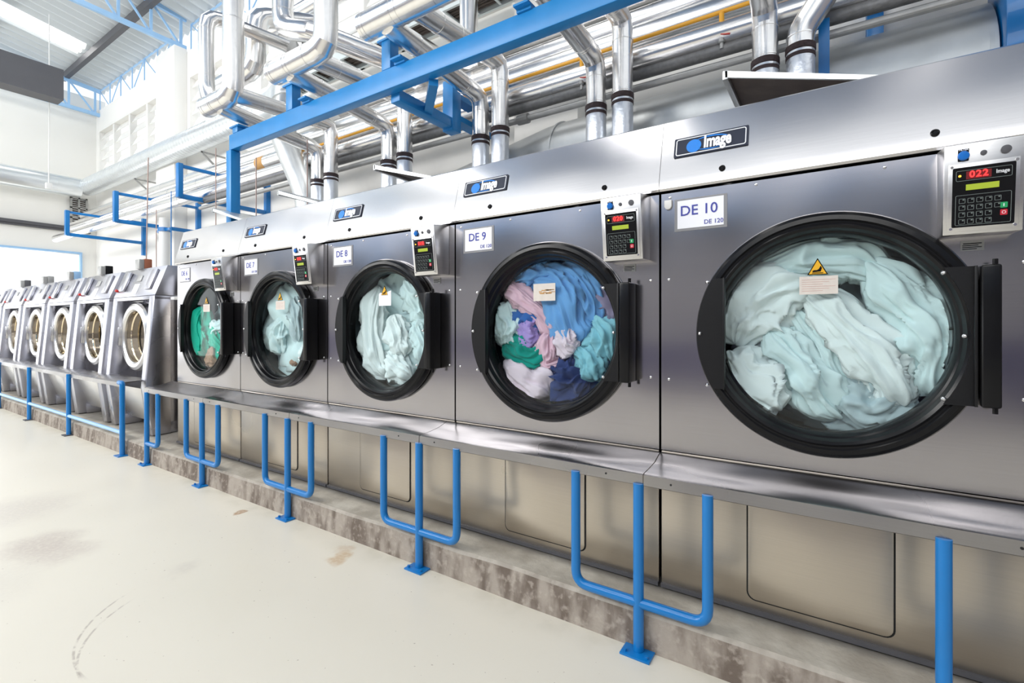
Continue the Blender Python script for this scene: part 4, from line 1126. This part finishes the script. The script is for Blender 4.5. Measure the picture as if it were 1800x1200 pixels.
# big exhaust duct behind the flues, widening toward the right
o = part('exhaust_duct', MB().tube([(-4.0, 2.05, 2.55), (-2.9, 2.05, 2.74), (-1.5, 2.05, 2.87), (1.43, 2.05, 2.91)], .4, 40, .1, 3, radii=[.22, .32, .41, .43]), 'galv'); tag(o, 'big galvanised exhaust duct lying behind the dryer hoods', 'duct')
mb = MB()
for x, r in ((-1.5, .415), (.62, .435), (1.4, .437)): mb.tube([(x - .01, 2.05, 2.88), (x + .01, 2.05, 2.88)], r, 40)
split_part('duct_seam', mb, 'galv', o)
o = part('blue_column', MB().box(1.44, 1.9, 1.55, 1.95, 2.2, 5.0, .01), 'blue'); tag(o, 'wide blue steel column at the right edge behind dryer DE 10', 'column')
o = part('blue_angle_post', MB().box(.565, .60, 1.50, 1.56, 2.3, 4.2), 'blue'); tag(o, 'slim blue angle post beside the right flue of DE 10', 'post')
part('angle_flange', MB().box(.60, .625, 1.50, 1.505, 2.3, 3.3), 'blue', o)
# open flaps on top of the dryers: left edge lifted, hinged on the right
for x, dy, lbl in ((.22, 0, 'large metal flap with dark underside standing open on top of DE 10'), (-2.24, 0, 'narrow metal flap standing open on top of DE 8'),
                   (-3.52, 0, 'narrow metal flap standing open on top of DE 7'), (-4.72, 0, 'metal flap standing open on top of the far dryer')):
    t = empty('roof_flap', (x, .3 + dy, 2.274), lbl, 'flap', 'metal flaps standing open on the dryer tops')
    part('flap_sheet', MB().prism([(0, .262), (.83, .002), (.83, .012), (0, .272)], .0, .6, 'y'), 'dark', t)
    part('flap_rim', MB().prism([(0, .245), (.83, -.0), (.83, .014), (0, .276)], -.012, .0, 'y').prism([(0, .245), (.83, -.0), (.83, .014), (0, .276)], .6, .612, 'y').box(-.012, .012, -.012, .612, .235, .278, .002), 'galv', t)
    part('flap_cover', MB().prism([(0, .272), (.83, .012), (.83, .016), (0, .276)], .0, .6, 'y'), 'galv', t)

# blue steelwork
def ibeam(mb, a, b_, w, h, t_=.012):
    a, b_ = Vector(a), Vector(b_)
    mb.bar(a + Vector((0, 0, h / 2)), b_ + Vector((0, 0, h / 2)), w, t_); mb.bar(a - Vector((0, 0, h / 2)), b_ - Vector((0, 0, h / 2)), w, t_)
    mb.bar(a, b_, t_ * 1.5, h)
    return mb
t = empty('pipe_support_beam', (-4.72, .5, 2.274), 'long blue steel beam with post carrying the silver pipes over the dryers', 'beam')
part('beam', MB().box(0, 6.4, -.045, .045, .925, 1.085, .006), 'hazeblue', t)
part('post', MB().box(-.05, .05, -.05, .05, 0, .925, .005), 'hazeblue', t)
for x, h in ((.12, .07), (1.10, .24), (1.42, .01), (2.42, .24), (2.62, .01), (3.75, .01), (3.95, .24), (5.2, .24)):
    if h > .05:
        part('stub', MB().box(x - .05, x + .05, -.045, .045, 1.085, 1.085 + h, .004).box(x - .09, x + .09, -.055, .055, 1.075 + h, 1.09 + h), 'hazeblue', t)
    else:
        part('saddle', MB().box(x - .09, x + .02, -.10, .045, 1.10, 1.114).box(x - .09, x + .02, -.06, .045, 1.08, 1.10), 'hazeblue', t)
part('side_arm', MB().box(2.38, 2.48, .045, .80, .86, .95, .004), 'hazeblue', t)
part('arm_post', MB().box(2.37, 2.49, .68, .80, .84, 1.30, .004).box(2.37, 2.49, .80, 1.3, .95, 1.0).box(2.37, 2.49, .80, 1.3, 1.15, 1.2), 'hazeblue', t)
part('diagonal_brace', MB().bar((2.85, .04, .90), (2.43, .42, .90), .07, .05), 'hazeblue', t)
def rack(x, zb, zt, lbl, y0=1.25):
    t = empty('pipe_rack', (x, y0, zb), lbl, 'rack', 'blue pipe racks on the wall')
    h = zt - zb
    part('upright', MB().box(-.05, .05, -.03, .04, -.03, h + .03, .004), 'blue', t)
    part('lower_arm', MB().box(-.03, .03, 0, WY - y0, -.04, .03, .004), 'blue', t)
    part('upper_arm', MB().box(-.025, .025, 0, WY - y0, h - .03, h + .02, .004), 'blue', t)
    part('wall_post', MB().box(-.04, .04, WY - y0 - .08, WY - y0, -.3, h + .1), 'blue', t)
rack(-7.85, 3.35, 3.82, 'blue rectangular pipe rack left of the blue post')
rack(-10.45, 3.27, 3.78, 'smaller blue rectangular pipe rack above the washers')
rack(-13.2, 3.3, 3.78, 'blue pipe rack farthest down the wall')
rack(.9, 3.3, 4.2, 'blue pipe rack near the right edge', 2.3)
# wall brackets under the duct
for x, lb in ((-9.3, 'small grey triangular wall bracket right of the washers rack'), (-7.2, 'small grey wall bracket near the blue post'), (-12.4, 'small grey triangular wall bracket above the far rack')):
    t = empty('wall_bracket', (x, WY, 4.3), lb, 'bracket', 'grey duct brackets on the wall')
    part('bracket_arm', MB().bar((0, 0, .3), (0, -.5, .3), .03, .03).bar((0, -.5, .3), (0, 0, -.1), .03, .03, (1, 0, 0)).bar((0, -.01, .35), (0, -.01, -.25), .04, .04, (1, 0, 0)), 'greypipe', t)
# electrical box on the wall
o = part('switch_box', MB().box(-9.0, -8.5, WY - .2, WY, 3.9, 4.6, .01), 'white'); tag(o, 'white electrical box on the wall behind the racks', 'box')
# hand valve behind the risers
t = empty('hand_valve', (-4.62, 1.25, 4.55), 'valve with black handwheel between the two left risers', 'valve')
part('valve_body', MB().cyl((0, 0, 0), .06, -.12, .12, 'y', 20, .01).cyl((0, 0, 0), .10, -.14, -.11, 'y', 20).cyl((0, 0, 0), .10, .11, .14, 'y', 20), 'greypipe', t)
mb = MB(); n = 24
mb.tube([(.08 * math.cos(2 * PI * k / n), .08 * math.sin(2 * PI * k / n), .2) for k in range(n + 1)], .012, 8)
mb.tube([(0, 0, .0), (0, 0, .2)], .01, 8); mb.bar((-.08, 0, .2), (.08, 0, .2), .01, .01)
part('handwheel', mb, 'black', t)

# ------------------------------------------------------------------ light
w = bpy.data.worlds.new('sky'); scene.world = w; w.use_nodes = True
bg = w.node_tree.nodes['Background']; bg.inputs['Color'].default_value = (.93, .97, 1, 1); bg.inputs['Strength'].default_value = 1.25
def area(name, loc, rot, sx, sy, e, col=(1, 1, 1)):
    l = bpy.data.lights.new(name, 'AREA'); l.shape = 'RECTANGLE'; l.size = sx; l.size_y = sy; l.energy = e; l.color = col
    o = bpy.data.objects.new(name, l); COL.objects.link(o); o.location = loc; o.rotation_euler = rot
    return o
area('backdrop_fill', (-10, -7.6, 5.9), (math.radians(84), 0, 0), 10, 1.8, 620, (1, .99, .97))  # added fill that brightens the background walls, not a real opening
area('gate_daylight', (FX - .4, -2, 1.8), (0, math.radians(-90), 0), 3, 8, 140, (.97, .98, 1))
area('dryer_fill', (-2, -7, 5.2), (math.radians(62), 0, 0), 10, 1.2, 230, (1, .99, .97))  # added fill for the dryer fronts, no fixture hangs here

# ------------------------------------------------------------------ camera
cam = bpy.data.cameras.new('camera'); co = bpy.data.objects.new('camera', cam); COL.objects.link(co)
co.location = (.6554, -2.1936, 1.35); co.rotation_euler = (PI / 2, 0, .5863)
cam.sensor_width = 36; cam.lens = 855.75 / 1800 * 36
cam.shift_y = -(600 - 569.43) / 1800
cam.clip_start = .05
scene.camera = co
scene.view_settings.view_transform = 'Standard'
scene.view_settings.look = 'None'
scene.view_settings.exposure = 0
scene.view_settings.gamma = 1
